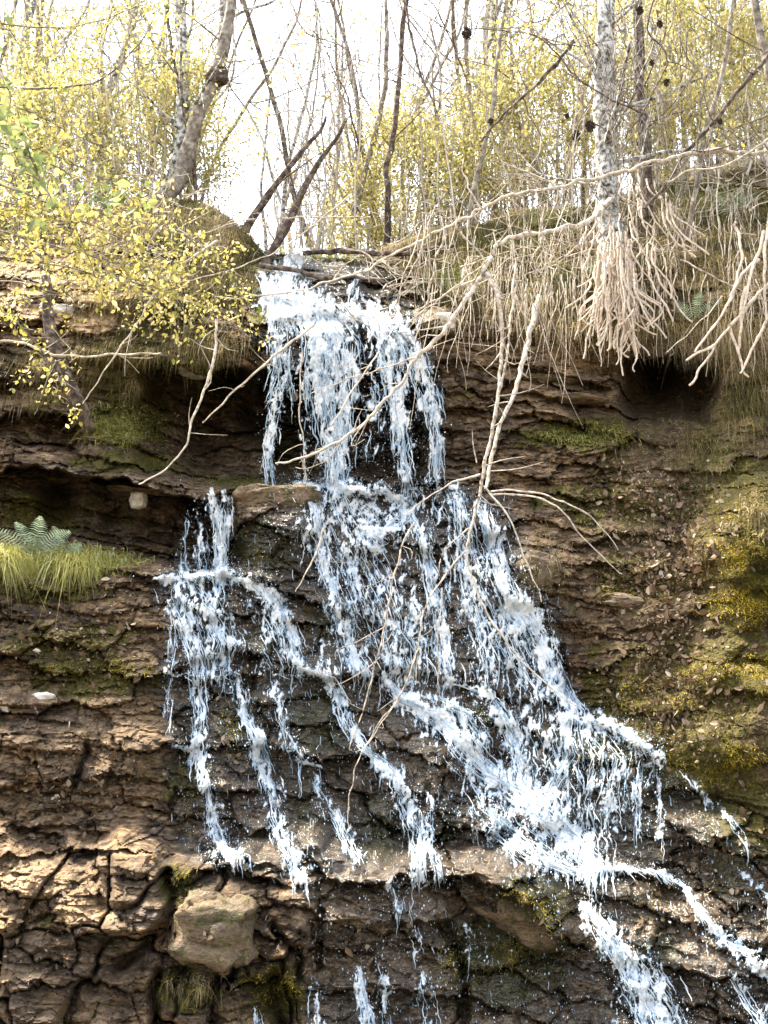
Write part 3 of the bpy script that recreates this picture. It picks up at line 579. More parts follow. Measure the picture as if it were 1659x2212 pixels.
for cu, cv, ru, rv, n in [(640,1040,80,14,260),(480,1235,90,22,420),(900,1045,70,12,150),(1140,1330,60,40,350),(480,1830,60,24,200),(900,1900,60,12,80),(1290,1870,60,30,260),(870,960,60,50,160),
                          (1000,1570,50,30,200),(1180,1760,80,50,260),(650,660,90,30,400),(760,960,60,60,200),(420,1150,30,50,60),(1390,1600,50,24,160)]:
    x = rng.normal(cu, ru * .6, n); y = rng.normal(cv, rv * .8, n); dd = wdepth(x, y, np.ones(n)) - abs(rng.normal(.03, .1, n))
    drops(WM[region_of(cu, cv)][0], P(x, y, dd), np.clip(rng.lognormal(-6.0, .45, n), .001, .008), 1.2)
for name, fn, lab in REG:
    bb = WM[name][0]; dn = np.full(bb.n, .5); dn[:len(WM[name][3])] = WM[name][3]
    o = bb.build('water', M['water'], None, True, {'dens': dn}); o['label'] = lab; o['kind'] = 'structure'
# ------------------------------------------------------------------ stones
def stone(u, v, sx, sy, sz, mat, label, rz=0, tilt=0, sink=.3, name='boulder', strat=.5, group=None, cat='rock', dy=0.0, e=.62, dry=.6):
    """irregular layered stone, metres, resting half-bedded in the face"""
    c = S(u, v)[0]; c[1] += sink * sy * .5 + dy
    n = 26; th = np.linspace(0, math.pi, n); ph = np.linspace(0, 2 * math.pi, 2 * n, endpoint=False); T, Ph = np.meshgrid(th, ph, indexing='ij')
    d = np.stack([np.sin(T) * np.cos(Ph), np.sin(T) * np.sin(Ph), np.cos(T)], -1)
    d = np.sign(d) * np.abs(d) ** e; sd = rng.integers(0, 999)
    nn = fbm(d[..., 0] * 1.6 + sd + d[..., 1] * .8, d[..., 2] * 1.6 + d[..., 1] * .7 + 50, sd, 4) - .5
    q = d * (1 + nn[..., None] * .55)
    lay = noise(q[..., 2] * 5 + sd, q[..., 0] * .8, sd + 3); q[..., :2] *= (1 + (lay - .5)[..., None] * .25 * strat)
    fc, f2, _, _, fe = worley(Ph * 1.7 + sd, T * 2.6 + sd, sd); q = q * (1 + ((fc - .5) * .16 - np.exp(-(fe / .08) ** 2) * .06)[..., None])
    q = q + (fbm(q[..., 0] * 7 + q[..., 1] * 5, q[..., 2] * 7, sd + 7, 3)[..., None] - .5) * .10
    q = q * np.array([sx, sy, sz]) * .5
    q = q + (fbm(q[..., 0] * 9 + sd, q[..., 2] * 12 + q[..., 1] * 9, sd + 9, 4)[..., None] - .5) * .05
    R = np.array(Matrix.Rotation(rz, 3, 'Z') @ Matrix.Rotation(tilt, 3, 'Y')); q = q @ R.T + c
    q[:, :] = q
    i = np.arange(n * 2 * n).reshape(n, 2 * n); j = np.roll(i, -1, 1)
    b = MB(); b.add(q.reshape(-1, 3), np.stack([i[:-1], j[:-1], j[1:], i[1:]], -1).reshape(-1, 4)[:, ::-1], rng.uniform(.2, .8))
    dr_ = {'tan_stone': .9}.get(mat); o = b.build(name, M['rock' if dr_ else mat], None, True, {'dry': np.full(b.n, dry), 'tone': np.full(b.n, rng.uniform(-.1, .25)), 'soil': np.zeros(b.n), 'wet': np.full(b.n, .25), 'moss': np.full(b.n, .5)} if dr_ else None); tag(o, label, cat, group); return o
stone(1130,1975,1.0,.9,.52,'tan_stone','long smooth tan boulder sloping beside the lowest right chute',tilt=.55,sink=.72,strat=.5,e=.92,dry=.85)
stone(448,2025,.46,.50,.40,'tan_stone','blocky tan boulder between the two dark clefts at the bottom left',tilt=.12,sink=1.15,strat=1.4,e=.5,dry=.5)
stone(120,670,.30,.25,.10,'pale_stone','small pale slab left of the dark trunk on the left bank',tilt=.1,sink=.3)
stone(415,805,.26,.2,.09,'pale_stone','thin whitish stone jutting over the dark hollow',tilt=.25,sink=0)
stone(311,1090,.13,.12,.14,'pale_stone','pale squared block hanging under the left shelf',tilt=.1,sink=-.6, dy=-.2)
stone(958,695,.20,.18,.15,'pale_stone','rounded grey stone at the right end of the fall lip',sink=.3,strat=.1)
stone(592,1070,.62,.34,.20,'tan_stone','low brown boulder between the left spout and the main fall',tilt=-.05,sink=.9,strat=.6)
stone(640,878,.08,.08,.08,'pale_stone','round pebble stuck behind the thin left fall',sink=0,dy=-.4,name='pebble',strat=.1)
stone(95,1505,.17,.1,.05,'pale_stone','small bright white slab on the left slope',tilt=.05,sink=0,name='pebble')
stone(12,1530,.09,.08,.05,'pale_stone','white pebble at the left edge of the slope',sink=0,name='pebble')
stone(775,2692-1995,.12,.1,.05,'tan_stone','brown stone poking through the water just under the lip',sink=-.4,strat=.2)
stone(790,1225,.10,.1,.08,'tan_stone','wet brown knob standing out of the middle cascade',sink=.2,strat=.2)
stone(1740-10,1340,.3,.25,.16,'tan_stone','mossy brown stone at the right edge',sink=.3)
stone(1360,1300,.42,.25,.10,'tan_stone','flat brown stone beside the moss right of the middle cascade',tilt=.15,sink=.4)
stone(1165,1230,.30,.2,.25,'tan_stone','brown outcrop stone at the right margin of the middle cascade',tilt=.6,sink=.6)
stone(120,1040,.9,.3,.07,'tan_stone','long flat ledge slab above the dark left hollow',tilt=.05,sink=.2,name='rock_slab')
stone(300,1062,.55,.3,.06,'tan_stone','thin ledge slab reaching toward the left spout',tilt=.1,sink=.2,name='rock_slab')
stone(1200,822,.55,.3,.06,'tan_stone','thin dark slab in the right wall under the hanging branches',tilt=.1,sink=.2,name='rock_slab')
stone(1265,862,.4,.3,.05,'tan_stone','lower thin slab in the right wall',tilt=.08,sink=.2,name='rock_slab')
# ------------------------------------------------------------------ ground cover
def tuft_points(cu, cv, ru, rv, n, off=0.0):
    u = rng.normal(cu, ru * .55, n); v = rng.normal(cv, rv * .5, n); v = np.maximum(v, vtop(u) + 1); return S(u, v, off)
def hang_dirs(n, out=.8, up=.35, side=.5):
    d = np.stack([rng.normal(0, side, n), -abs(rng.normal(out, .3, n)), rng.normal(up, .35, n)], -1); return d / np.linalg.norm(d, axis=1, keepdims=True)
def cover(mat, specs, name, label):
    b = MB()
    for cu, cv, ru, rv, n, ln, dr in specs:
        p = tuft_points(cu, cv, ru, rv, n); t = np.clip(.5 + (fbm(p[:, 0] * 2.5, p[:, 2] * 2.5 + p[:, 1], 55, 3) - .5) * 2.2 + rng.normal(0, .18, n), 0, 1)
        blades(b, p, hang_dirs(n), rng.uniform(.5, 1.2, n) * ln, rng.uniform(.003, .007, n), dr, 3, t)
    o = b.build(name, M[mat]); tag(o, label, kind='stuff'); return o
cover('grass', [(330,470,160,50,2400,.28,1.2),(60,480,120,50,1600,.24,1.2),(540,620,40,50,600,.22,1.5),(300,640,120,50,1200,.2,1.3),(450,500,90,80,2600,.26,1.2),(470,600,70,50,1300,.24,1.4),(250,500,200,70,1800,.16,1.0),(250,760,120,40,1700,.16,1.3),(340,700,90,40,1000,.18,1.3),(90,780,100,30,700,.14,1.2),(60,860,100,20,600,.12,1.2),(300,830,60,30,600,.14,1.3),(150,830,110,40,900,.12,1.2),(430,740,100,40,900,.18,1.4),
 (900,540,90,50,1800,.20,1.2),(1100,540,130,70,3200,.22,1.2),(1010,640,110,50,1500,.22,1.4),(1200,640,150,60,2400,.24,1.4),(1400,480,150,90,3200,.26,1.3),(1560,520,120,120,3200,.26,1.3),(1560,720,110,70,2000,.24,1.4),
 (1320,700,120,50,1400,.20,1.4),(1600,860,80,90,1500,.18,1.2),(1500,960,60,80,800,.12,1.0),(420,2120,60,20,260,.10,1.4),(1180,1210,60,70,260,.12,1.0),(1380,1000,120,60,500,.08,.8),(1000,450,160,60,2500,.26,1.1)],
 'grass', 'straw-coloured dead grass drooping over the banks and ledges')
cover('grass_green', [(290,930,70,35,1100,.10,.9),(240,900,50,30,500,.10,.9),(360,1000,60,22,400,.08,.9),(480,1040,60,14,300,.07,.8),(1080,520,90,40,1500,.16,1.0),(980,600,60,40,900,.16,1.1),(1000,480,70,30,900,.16,1.),
 (1250,940,120,22,700,.08,1.0),(1540,980,50,60,500,.07,1.1),(1500,1100,50,70,400,.06,1.1),(400,450,60,24,500,.12,.9),(700,545,100,14,300,.10,.8),(1200,470,120,40,1400,.18,1.0),(1480,430,160,60,2400,.2,1.),
 (1330,1140,90,50,300,.05,.9),(1200,600,90,50,800,.16,1.2),(560,560,40,30,400,.14,1.1)],
 'grass', 'short green grass growing along the ledges and bank tops')
mb = MB()
for cu, cv, ru, rv, n in [(1420,1250,130,150,2600),(1380,1050,110,100,1500),(1450,1500,170,160,2600),(1500,1150,70,130,1300),(200,1380,220,140,900),(150,1650,160,120,600),(1550,1900,160,220,900),(700,2050,200,90,300),(100,1900,140,200,400),(500,1600,100,200,260),(1050,1750,250,200,500),(250,1250,200,30,200)]:
    p = tuft_points(cu, cv, ru, rv, n, .006); leaves(mb, p, np.clip(rng.lognormal(-3.6, .45, n), .01, .07), rng.beta(1.5, 2, n))
tag(mb.build('leaf_litter', M['litter']), 'brown and pale fallen leaves and chips scattered over the slopes', kind='stuff')
mb = MB()   # moss cushions: short dense upright fibres
for cu, cv, ru, rv, n in [(1620,1190,80,120,9000),(1600,1290,80,50,2200),(1430,1560,170,90,4200),(1540,1640,120,60,2600),(1380,1275,90,30,1500),(570,1205,40,20,500),(1150,1960,60,60,1500),(1080,2060,120,60,1800),(385,1905,34,36,900),(200,1440,150,30,1000),(1500,1440,120,40,1400),(1640,1480,60,80,1400),(1250,930,100,20,700),(390,2140,60,30,600),(600,2130,60,40,700),(410,1690,40,50,500),(510,1560,30,50,400),(1400,1950,80,60,400),(1500,1150,40,60,700)]:
    p = tuft_points(cu, cv, ru, rv, n, -.004); t = np.clip(.5 + (fbm(p[:, 0] * 5, p[:, 2] * 5, 66, 3) - .5) * 2.4 + rng.normal(0, .15, n), 0, 1)
    blades(mb, p, hang_dirs(n, 1, .4, .5), rng.uniform(.015, .045, n), rng.uniform(.004, .009, n), .5, 2, t)
tag(mb.build('moss', M['moss']), 'olive and mustard moss carpeting the damp rock', kind='stuff')
def grass_clump(cu, cv, ru, rv, n, ln, mat, label):
    c = S(cu, cv)[0]; o = empty('grass_tuft', c); b = MB(); p = tuft_points(cu, cv, ru, rv, n)
    p = p + rng.normal(0, .02, p.shape); cl = noise(p[:, 0] * 9, p[:, 0] * 0, 5) ** 1.5; blades(b, p, hang_dirs(n, .7, .7, .7), rng.uniform(.4, 1.2, n) * ln * (.35 + 1.3 * cl), rng.uniform(.004, .010, n), 1.1, 4, np.clip(rng.normal(.55, .25, n) + (p[:, 2] - c[2]) * .6, 0, 1)); b.build('blades', M[mat], o)
    tag(o, label, 'grass', 'thick grass tufts on the banks'); return o
grass_clump(50,1208,115,20,4600,.50,'grass_bright','thickest bright grass tuft spilling over the shelf at the left edge')
grass_clump(222,1212,64,16,2600,.36,'grass_bright','rounded yellow-green grass tuft just right of the thickest one on the left shelf')
grass_clump(265,915,75,36,1700,.20,'grass_bright','pale grass tuft on the ledge between the two left overhangs')
grass_clump(1640,1120,40,60,1700,.10,'grass','sunlit yellow grass tuft at the right edge above the moss mound')
grass_clump(470,520,60,50,1500,.34,'grass','brown drooping grass tuft on the bank left of the stream lip')
def fern(u, v, ln, nf, label, mat='fern', spread=1.0, off=.05):
    nf = max(3, nf - 3)
    c = S(u, v, off)[0]; o = empty('fern', c)
    for k in range(nf):
        an = (k - (nf - 1) / 2) / max(1, nf) * 2.2 * spread + rng.normal(0, .1); L = ln * rng.uniform(.75, 1.1)
        d = np.array([math.sin(an), -.55, math.cos(an) * .9 + .1]); d /= np.linalg.norm(d); n = 17; t = np.linspace(0, 1, n)[:, None]
        p = c + d * L * t + np.array([0, -.15, -.6]) * L * t ** 2 * .5; b = MB(); tube(b, p, np.linspace(.004, .001, n), 4, .3)
        sd = np.cross(d, [0, 1, .2]); sd /= np.linalg.norm(sd)
        for q in range(2, n):
            w = L * .17 * math.sin(math.pi * (q / n) ** .7) + .01
            for s in (-1, 1): blades(b, p[q][None], (sd * s + d * .45)[None] / 1.1, w, .010 * (ln / .4), .35, 2, np.array([rng.uniform(0, 1)]))
        b.build('frond', M[mat], o)
    tag(o, label, 'fern', 'ferns on the banks'); return o
fern(75,1196,.5,7,'pale blue-green fern growing out of the left grass tuft')
fern(135,1205,.36,5,'smaller pale fern at the foot of the left grass tuft')
fern(1500,690,.42,6,'green fern hanging in the shade below the right bank')
fern(1575,470,.40,6,'fern with ladder-like fronds high on the right bank','fern')
fern(1290,600,.30,5,'small fern beside the pale hanging roots')
fern(560,700,.22,6,'little yellow-green fern at the left end of the fall lip','grass_green')
# ------------------------------------------------------------------ dead branches
def branch(pts, r0, r1, mat='deadwood', sub=(), wob=.007, n=None, name='dead_branch', label=None, cat='branch', group=None, knots=0.0, parent=None, part='twig', cones=()):
    W = np.stack([P(a, b_, c) for a, b_, c in pts]); ln = np.linalg.norm(np.diff(W, axis=0), axis=1).sum(); n = n or max(8, int(ln / .035))
    q = smooth_path(W, n, wob); r = np.linspace(r0, r1, n) * (1 + knots * (rng.random(n) > .82) * rng.uniform(.2, .7, n))
    b = MB(); tube(b, q, r, 8, rng.uniform(.3, .8), .6); o = b.build(name, M[mat], parent, True)
    if parent is None and ln > .5 and part == 'twig' and mat != 'x':       # stubs and whiskers all along
        for _k in range(int(ln * 5)):
            i = rng.integers(2, n - 2); d = rng.normal(0, 1, 3) + (q[i + 1] - q[i]) / .035 * .5; d /= np.linalg.norm(d); Lk = rng.uniform(.02, .28) * (1 if _k % 3 else 1.6)
            w = smooth_path(np.stack([q[i], q[i] + d * Lk * .5, q[i] + d * Lk + rng.normal(0, .04, 3)]), 6, .003); bb = MB(); tube(bb, w, np.linspace(r[i] * .45, .001, 6), 5, rng.uniform(.3, 1)); t = bb.build(part, M[mat], None, True); t.parent = o
    if parent is None: tag(o, label, cat, group)
    for sp, a0, a1 in sub:
        w = np.stack([P(*x) for x in sp]); l2 = np.linalg.norm(np.diff(w, axis=0), axis=1).sum(); m = max(7, int(l2 / .035)); qq = smooth_path(w, m, wob)
        bb = MB(); tube(bb, qq, np.linspace(a0, a1, m) * (1 + knots * .6 * (rng.random(m) > .8)), 6, rng.uniform(.2, 1)); t = bb.build(part, M[mat], parent, True); t.parent = o
    for (a, c_, y, s) in cones:
        bb = MB(); cc = P(a, c_, y); m = 60; dd = rng.normal(0, 1, (m, 3)); dd /= np.linalg.norm(dd, axis=1, keepdims=True)
        drops(bb, cc[None], s * .8, 1.5); blades(bb, cc + dd * s * .5 * np.array([1, 1, 1.4]), dd, s * .75, s * .6, .1, 2); t = bb.build('cone', M['cone'], None); t.parent = o
    return o
branch([(1325,425,10.3),(1270,478,9.7),(1180,500,9.35),(1085,520,9.2),(1055,570,9.15),(1010,640,9.1),(960,715,9.05),(900,770,9.0),(860,830,8.95),(800,900,8.9),(740,950,8.9),(660,985,8.9),(590,1005,8.95)], .024, .008, wob=.012, knots=.6,
 sub=[([(1040,600,9.15),(960,632,9.1),(890,680,9.05)],.011,.004),([(1080,520,9.2),(1045,570,9.15),(930,660,9.0),(880,700,8.95)],.009,.003),([(900,770,9.0),(850,790,8.95),(720,830,8.9),(650,860,8.9)],.006,.002),
  ([(800,900,8.9),(760,960,8.85),(790,950,8.8)],.005,.002),([(1180,500,9.35),(1150,560,9.3),(1160,600,9.3)],.008,.003),([(1290,478,9.6),(1240,540,9.5),(1180,575,9.4)],.008,.003),([(735,948,8.9),(700,1000,8.9),(640,1010,8.9)],.005,.002)],
 label='long whitish dead branch slanting down-left across the tall fall')
branch([(1650,330,9.8),(1500,330,9.6),(1330,375,9.5),(1200,405,9.4),(1090,425,9.3),(1040,450,9.3),(960,495,9.25),(870,540,9.2),(800,580,9.15),(720,605,9.1),(640,628,9.1),(560,640,9.1),(468,640,9.1)], .018, .005, wob=.014, knots=.8,
 sub=[([(960,495,9.25),(940,580,9.2),(920,660,9.2),(898,740,9.15)],.010,.004),([(1040,450,9.3),(1010,400,9.3),(1000,340,9.3)],.008,.003),([(1200,405,9.4),(1170,380,9.4),(1080,350,9.3)],.008,.003),([(720,605,9.1),(760,560,9.1),(800,548,9.1)],.006,.002),([(995,500,9.2),(1040,560,9.2),(1080,640,9.2)],.008,.003)],
 label='grey lichened branch reaching left over the lip of the fall')
branch([(1050,590,9.15),(1076,640,9.05),(1086,720,9.0),(1082,800,8.95),(1072,880,8.85),(1060,950,8.8),(1045,1020,8.75),(1038,1060,8.72),(1022,1120,8.68),(1008,1190,8.65)], .017, .010, knots=.5,
 sub=[([(1038,1025,8.75),(985,1040,8.7),(930,1070,8.65),(880,1108,8.6)],.008,.003),([(1045,1050,8.72),(1100,1120,8.6),(1135,1210,8.55),(1172,1300,8.5)],.008,.003),
  ([(1060,1062,8.72),(1150,1062,8.6),(1230,1090,8.5),(1285,1125,8.5),(1335,1185,8.5)],.008,.003),([(1060,1068,8.72),(1140,1070,8.6),(1210,1100,8.5),(1260,1160,8.5),(1342,1243,8.5)],.008,.003),
  ([(1008,1190,8.65),(970,1230,8.6),(920,1310,8.5),(905,1400,8.45),(898,1480,8.4)],.007,.003),([(1008,1190,8.65),(1030,1280,8.6),(1080,1370,8.5),(1150,1450,8.45),(1243,1525,8.4)],.009,.004),
  ([(1015,1140,8.65),(960,1190,8.6),(945,1250,8.55)],.006,.002),([(1030,1000,8.8),(1020,960,8.8),(1022,930,8.8)],.005,.002)],
 label='pale branch hanging straight down and fanning into arching twigs over the middle cascade')
branch([(1165,640,9.5),(1150,700,9.4),(1130,780,9.25),(1110,850,9.1),(1080,920,8.95),(1062,990,8.9),(1048,1060,8.78)], .022, .010, knots=.6, sub=[([(1150,700,9.4),(1120,660,9.4),(1110,610,9.4)],.008,.003)],
 label='thick mottled stick leaning against the hanging pale branch')
branch([(1115,560,9.3),(1108,640,9.2),(1100,730,9.1),(1082,830,9.0),(1068,900,8.9)], .010, .007, knots=.4, label='slim pale stem running down beside the hanging branch')
branch([(895,1130,8.6),(870,1180,8.5),(845,1270,8.45),(830,1360,8.4),(815,1430,8.35),(785,1530,8.3),(752,1620,8.25)], .008, .004, sub=[([(835,1352,8.4),(780,1380,8.35),(720,1410,8.3)],.004,.002),([(820,1420,8.4),(770,1460,8.35),(720,1480,8.3)],.004,.002)],
 label='thin bowed twig hanging over the centre of the cascade')
branch([(905,1400,8.45),(862,1510,8.3),(820,1560,8.25),(775,1640,8.2),(755,1720,8.2),(752,1790,8.2)], .006, .003, sub=[([(862,1510,8.3),(800,1600,8.2),(770,1625,8.2)],.004,.002)], label='lowest thin twig with a curved tip above the lower left runs')
branch([(955,1270,8.5),(948,1380,8.45),(945,1500,8.4)], .005, .003, label='short upright twig end right of the cascade centre')
branch([(700,1140,8.9),(680,1200,8.85),(640,1280,8.8)], .007, .003, label='short slanting stick below the ledge between spout and main fall')
branch([(468,690,9.1),(462,770,9.0),(440,850,8.9),(412,920,8.8),(400,965,8.75),(360,1010,8.7),(300,1046,8.7)], .012, .005, knots=.5, sub=[([(440,850,8.9),(455,800,8.9),(430,740,8.9)],.005,.002)], label='curved bare branch hooking down-left onto the left ledge')
branch([(470,520,9.2),(360,600,9.0),(300,690,8.95),(240,780,8.9),(178,872,8.9)], .010, .004, label='straight thin stick slanting down-left across the left bank')
branch([(680,700,9.3),(600,765,9.2),(540,815,9.2),(480,870,9.2),(438,915,9.2)], .011, .005, label='short brown stick crossing the hollow left of the tall fall')
branch([(-30,735,9.0),(50,742,9.0),(110,765,9.0),(170,772,9.0),(250,765,9.0),(345,765,9.0)], .012, .006, knots=.3, sub=[([(170,772,9.0),(140,740,9.0),(110,700,9.0)],.005,.002),([(250,765,9.0),(290,775,9.0),(330,772,9.0)],.004,.002)], label='grey horizontal branch entering from the left edge')
branch([(760,420,9.5),(660,500,9.4),(560,560,9.3),(440,600,9.2),(340,620,9.2)], .007, .003, label='fine grey twig crossing the left bank above the stick')
branch([(800,470,9.3),(600,470,9.2),(480,490,9.2),(330,560,9.2)], .006, .003, label='fine grey twig arching over the brown grass tuft')
branch([(652,760,9.6),(648,860,9.5),(655,960,9.5),(662,1040,9.5)], .007, .004, sub=[([(655,960,9.5),(620,975,9.5),(600,1000,9.5)],.004,.002)], label='thin upright stem in front of the left part of the tall fall')
branch([(820,760,9.1),(790,800,9.0),(740,880,9.0),(700,940,8.9)], .008, .004, label='short pale stick inside the tall fall')
branch([(560,572,11.0),(640,585,10.9),(700,600,10.8),(760,598,10.8),(850,612,10.8)], .024, .016, 'bark_dark', label='dark wet stick lying across the stream lip', name='fallen_branch')
branch([(655,545,11.3),(740,542,11.2),(860,548,11.1),(980,530,11.0)], .030, .018, 'bark_dark', label='dark log lying along the bank above the stream lip', name='fallen_branch')
branch([(1400,250,9.8),(1260,180,9.7),(1180,92,9.6),(1100,68,9.6),(1000,62,9.6)], .009, .005, 'bark_dark', sub=[([(1180,92,9.6),(1250,100,9.6),(1350,80,9.6)],.005,.002),([(1100,68,9.6),(1050,100,9.6),(1030,140,9.6)],.004,.002)], cones=[(1008,72,9.6,.040)], label='dark twig high right with one black cone at its tip')
branch([(1240,88,9.7),(1190,150,9.7),(1130,210,9.7),(1085,250,9.7),(1040,305,9.7)], .018, .009, 'bark_dark', knots=.6, sub=[([(1130,210,9.7),(1150,260,9.7),(1200,350,9.7)],.005,.002)], cones=[(1060,262,9.7,.024)], label='dark slanting branch high in the middle of the right trees')
branch([(1690,90,9.6),(1600,190,9.6),(1540,265,9.6),(1480,330,9.6),(1430,410,9.6),(1390,450,9.6)], .020, .012, 'bark_dark', knots=.6, sub=[([(1540,265,9.6),(1520,200,9.6),(1540,120,9.6)],.006,.002),([(1480,330,9.6),(1560,320,9.6),(1640,290,9.6)],.006,.002)], cones=[(1555,262,9.6,.022)], label='dark straight branch slanting in from the upper right edge')
branch([(870,-20,10),(888,80,10),(910,160,10),(950,260,10)], .012, .005, 'bark_dark', sub=[([(888,80,10),(860,140,10),(850,220,10)],.004,.002),([(910,160,10),(960,200,10),(1010,210,10)],.004,.002)], label='dark drooping twig at the top centre right')
branch([(1420,-20,9.4),(1400,60,9.4),(1440,130,9.4),(1400,220,9.4),(1350,300,9.4)], .008, .004, 'bark_dark', cones=[(1382,22,9.4,.03),(1425,52,9.4,.026),(1440,178,9.4,.026),(1408,135,9.4,.022)], sub=[([(1440,130,9.4),(1500,160,9.4),(1560,250,9.4)],.004,.002)], label='twig with a string of dark cones beside the large right trunk')
branch([(1330,300,9.7),(1290,270,9.7),(1240,262,9.7)], .006, .003, 'bark_dark', cones=[(1245,293,9.7,.036),(1275,272,9.7,.040),(1225,250,9.7,.02)], label='short twig with two big round cones left of the large right trunk')
branch([(1659,300,9.5),(1600,340,9.4),(1555,360,9.4),(1490,370,9.4),(1440,395,9.4)], .010, .006, label='pale branch near the top of the right bank', sub=[([(1555,360,9.4),(1550,450,9.4),(1560,560,9.4)],.006,.004)])
branch([(1470,560,9.6),(1530,590,9.5),(1620,640,9.5),(1659,650,9.5)], .007, .004, label='thin grey stick lying on the shaded right bank')
branch([(1560,640,9.5),(1510,700,9.4),(1440,760,9.4)], .006, .003, label='thin twig below the right bank pointing down-left')
branch([(1105,170,9.9),(1050,140,9.9),(960,120,9.9)], .006, .003, 'bark_dark', label='small dark twig under the cone-tipped twig')
# brushwood tangle across the upper slope
mb = MB()
for _ in range(520):
    u0 = rng.uniform(0, 1700); vt = float(vtop(u0)); v0 = vt + rng.uniform(-60, 190) ; y = float(depth(np.array([u0]), np.array([max(v0, vt)]))[0]) - rng.uniform(.05, .8)
    a = rng.uniform(-1.3, 1.3); L = rng.uniform(60, 240); k = 5
    if 480 < u0 < 780: continue
    du = np.cumsum(rng.normal(math.sin(a), .25, k)) * L / k; dv = np.cumsum(rng.normal(math.cos(a) * .8, .3, k)) * L / k
    tube(mb, smooth_path(P(u0 + du, v0 - dv * .6, y + np.cumsum(rng.normal(0, .05, k))), 10, .006), np.linspace(rng.uniform(.003, .008), .0015, 10), 5, rng.uniform(0, 1))
tag(mb.build('brushwood', M['deadwood'], None, True), 'tangle of fine bare twigs over the bank tops', kind='stuff')
# upright fine shoots filling the wood
mb = MB()
for _ in range(620):
    y = rng.uniform(11.6, 17); u0 = rng.uniform(-60, 1720)
    if 425 < u0 < 590: continue
    x = (u0 - 829.5) / FP * (y * math.cos(TH) + 5.5 * math.sin(TH)); z = float(ground_z(x, y)); H = rng.uniform(.8, 4.2); n = max(8, int(H / .16)); dr = rng.normal(0, .12, 2)
    p = np.zeros((n, 3)); p[:, 0] = x + dr[0] * np.linspace(0, H, n) + np.cumsum(rng.normal(0, .022, n)); p[:, 1] = y + np.cumsum(rng.normal(0, .02, n)); p[:, 2] = z - .1 + np.linspace(0, H, n)
    r0 = rng.uniform(.005, .014); tn = rng.uniform(0, 1); tube(mb, p, np.linspace(r0, .0025, n), 5, tn)
    for _k in range(int(H * 2.6)):
        i = rng.integers(2, n); d = rng.normal(0, 1, 3) * [1, .6, .7] + [0, 0, .5]; d /= np.linalg.norm(d); L = rng.uniform(.2, .9); m = 6
        q = p[i] + d * np.linspace(0, L, m)[:, None] + np.cumsum(rng.normal(0, .03, (m, 3)), 0) * (np.arange(m) > 0)[:, None]; tube(mb, q, np.linspace(.0045, .0018, m), 4, tn)
tag(mb.build('thicket', M['twig'], None, True), 'thicket of fine upright shoots and twigs above the falls', kind='stuff')
# ------------------------------------------------------------------ trees
def grow(mbt, mbc, p, d, L, r, lev, maxlev, curl=.25, upb=.15, leafn=0, leaf=.04, spread=.8, nb=(3, 5), ends=None):
    n = max(5, int(L / .12)); pts = [p.copy()]; dd = d.copy()
    for k in range(n):
        dd = dd + rng.normal(0, curl * (.35 if lev == 0 else 1), 3) * .35 + np.array([0, 0, upb * .2]); dd /= np.linalg.norm(dd); pts.append(pts[-1] + dd * L / n)
    pts = np.array(pts); rr = np.linspace(r, r * (.35 if lev < maxlev else .2), n + 1)
    tube(mbt if lev <= 1 else mbc, pts, rr, 8 if lev == 0 else 4, rng.uniform(.2, .8))
    if lev >= maxlev or lev >= 1: ends.append(pts[1:])
    if lev < maxlev:
        for k in range(rng.integers(nb[0], max(nb[1], nb[0] + 1)) + (3 if lev == 0 else 0)):
            t = rng.uniform(.12 if lev == 0 else .2, .98); i = int(t * n); b = rng.normal(0, 1, 3); dr = (pts[min(i + 1, n)] - pts[i]); dr /= np.linalg.norm(dr)
            b -= dr * (b @ dr); b /= np.linalg.norm(b); nd = dr * (1 - spread * .5) + b * spread; nd /= np.linalg.norm(nd)
            grow(mbt, mbc, pts[i], nd, L * rng.uniform(.3, .5) * (1 - t * .3), rr[i] * rng.uniform(.35, .55), lev + 1, maxlev, curl, upb, leafn, leaf, spread, nb, ends)
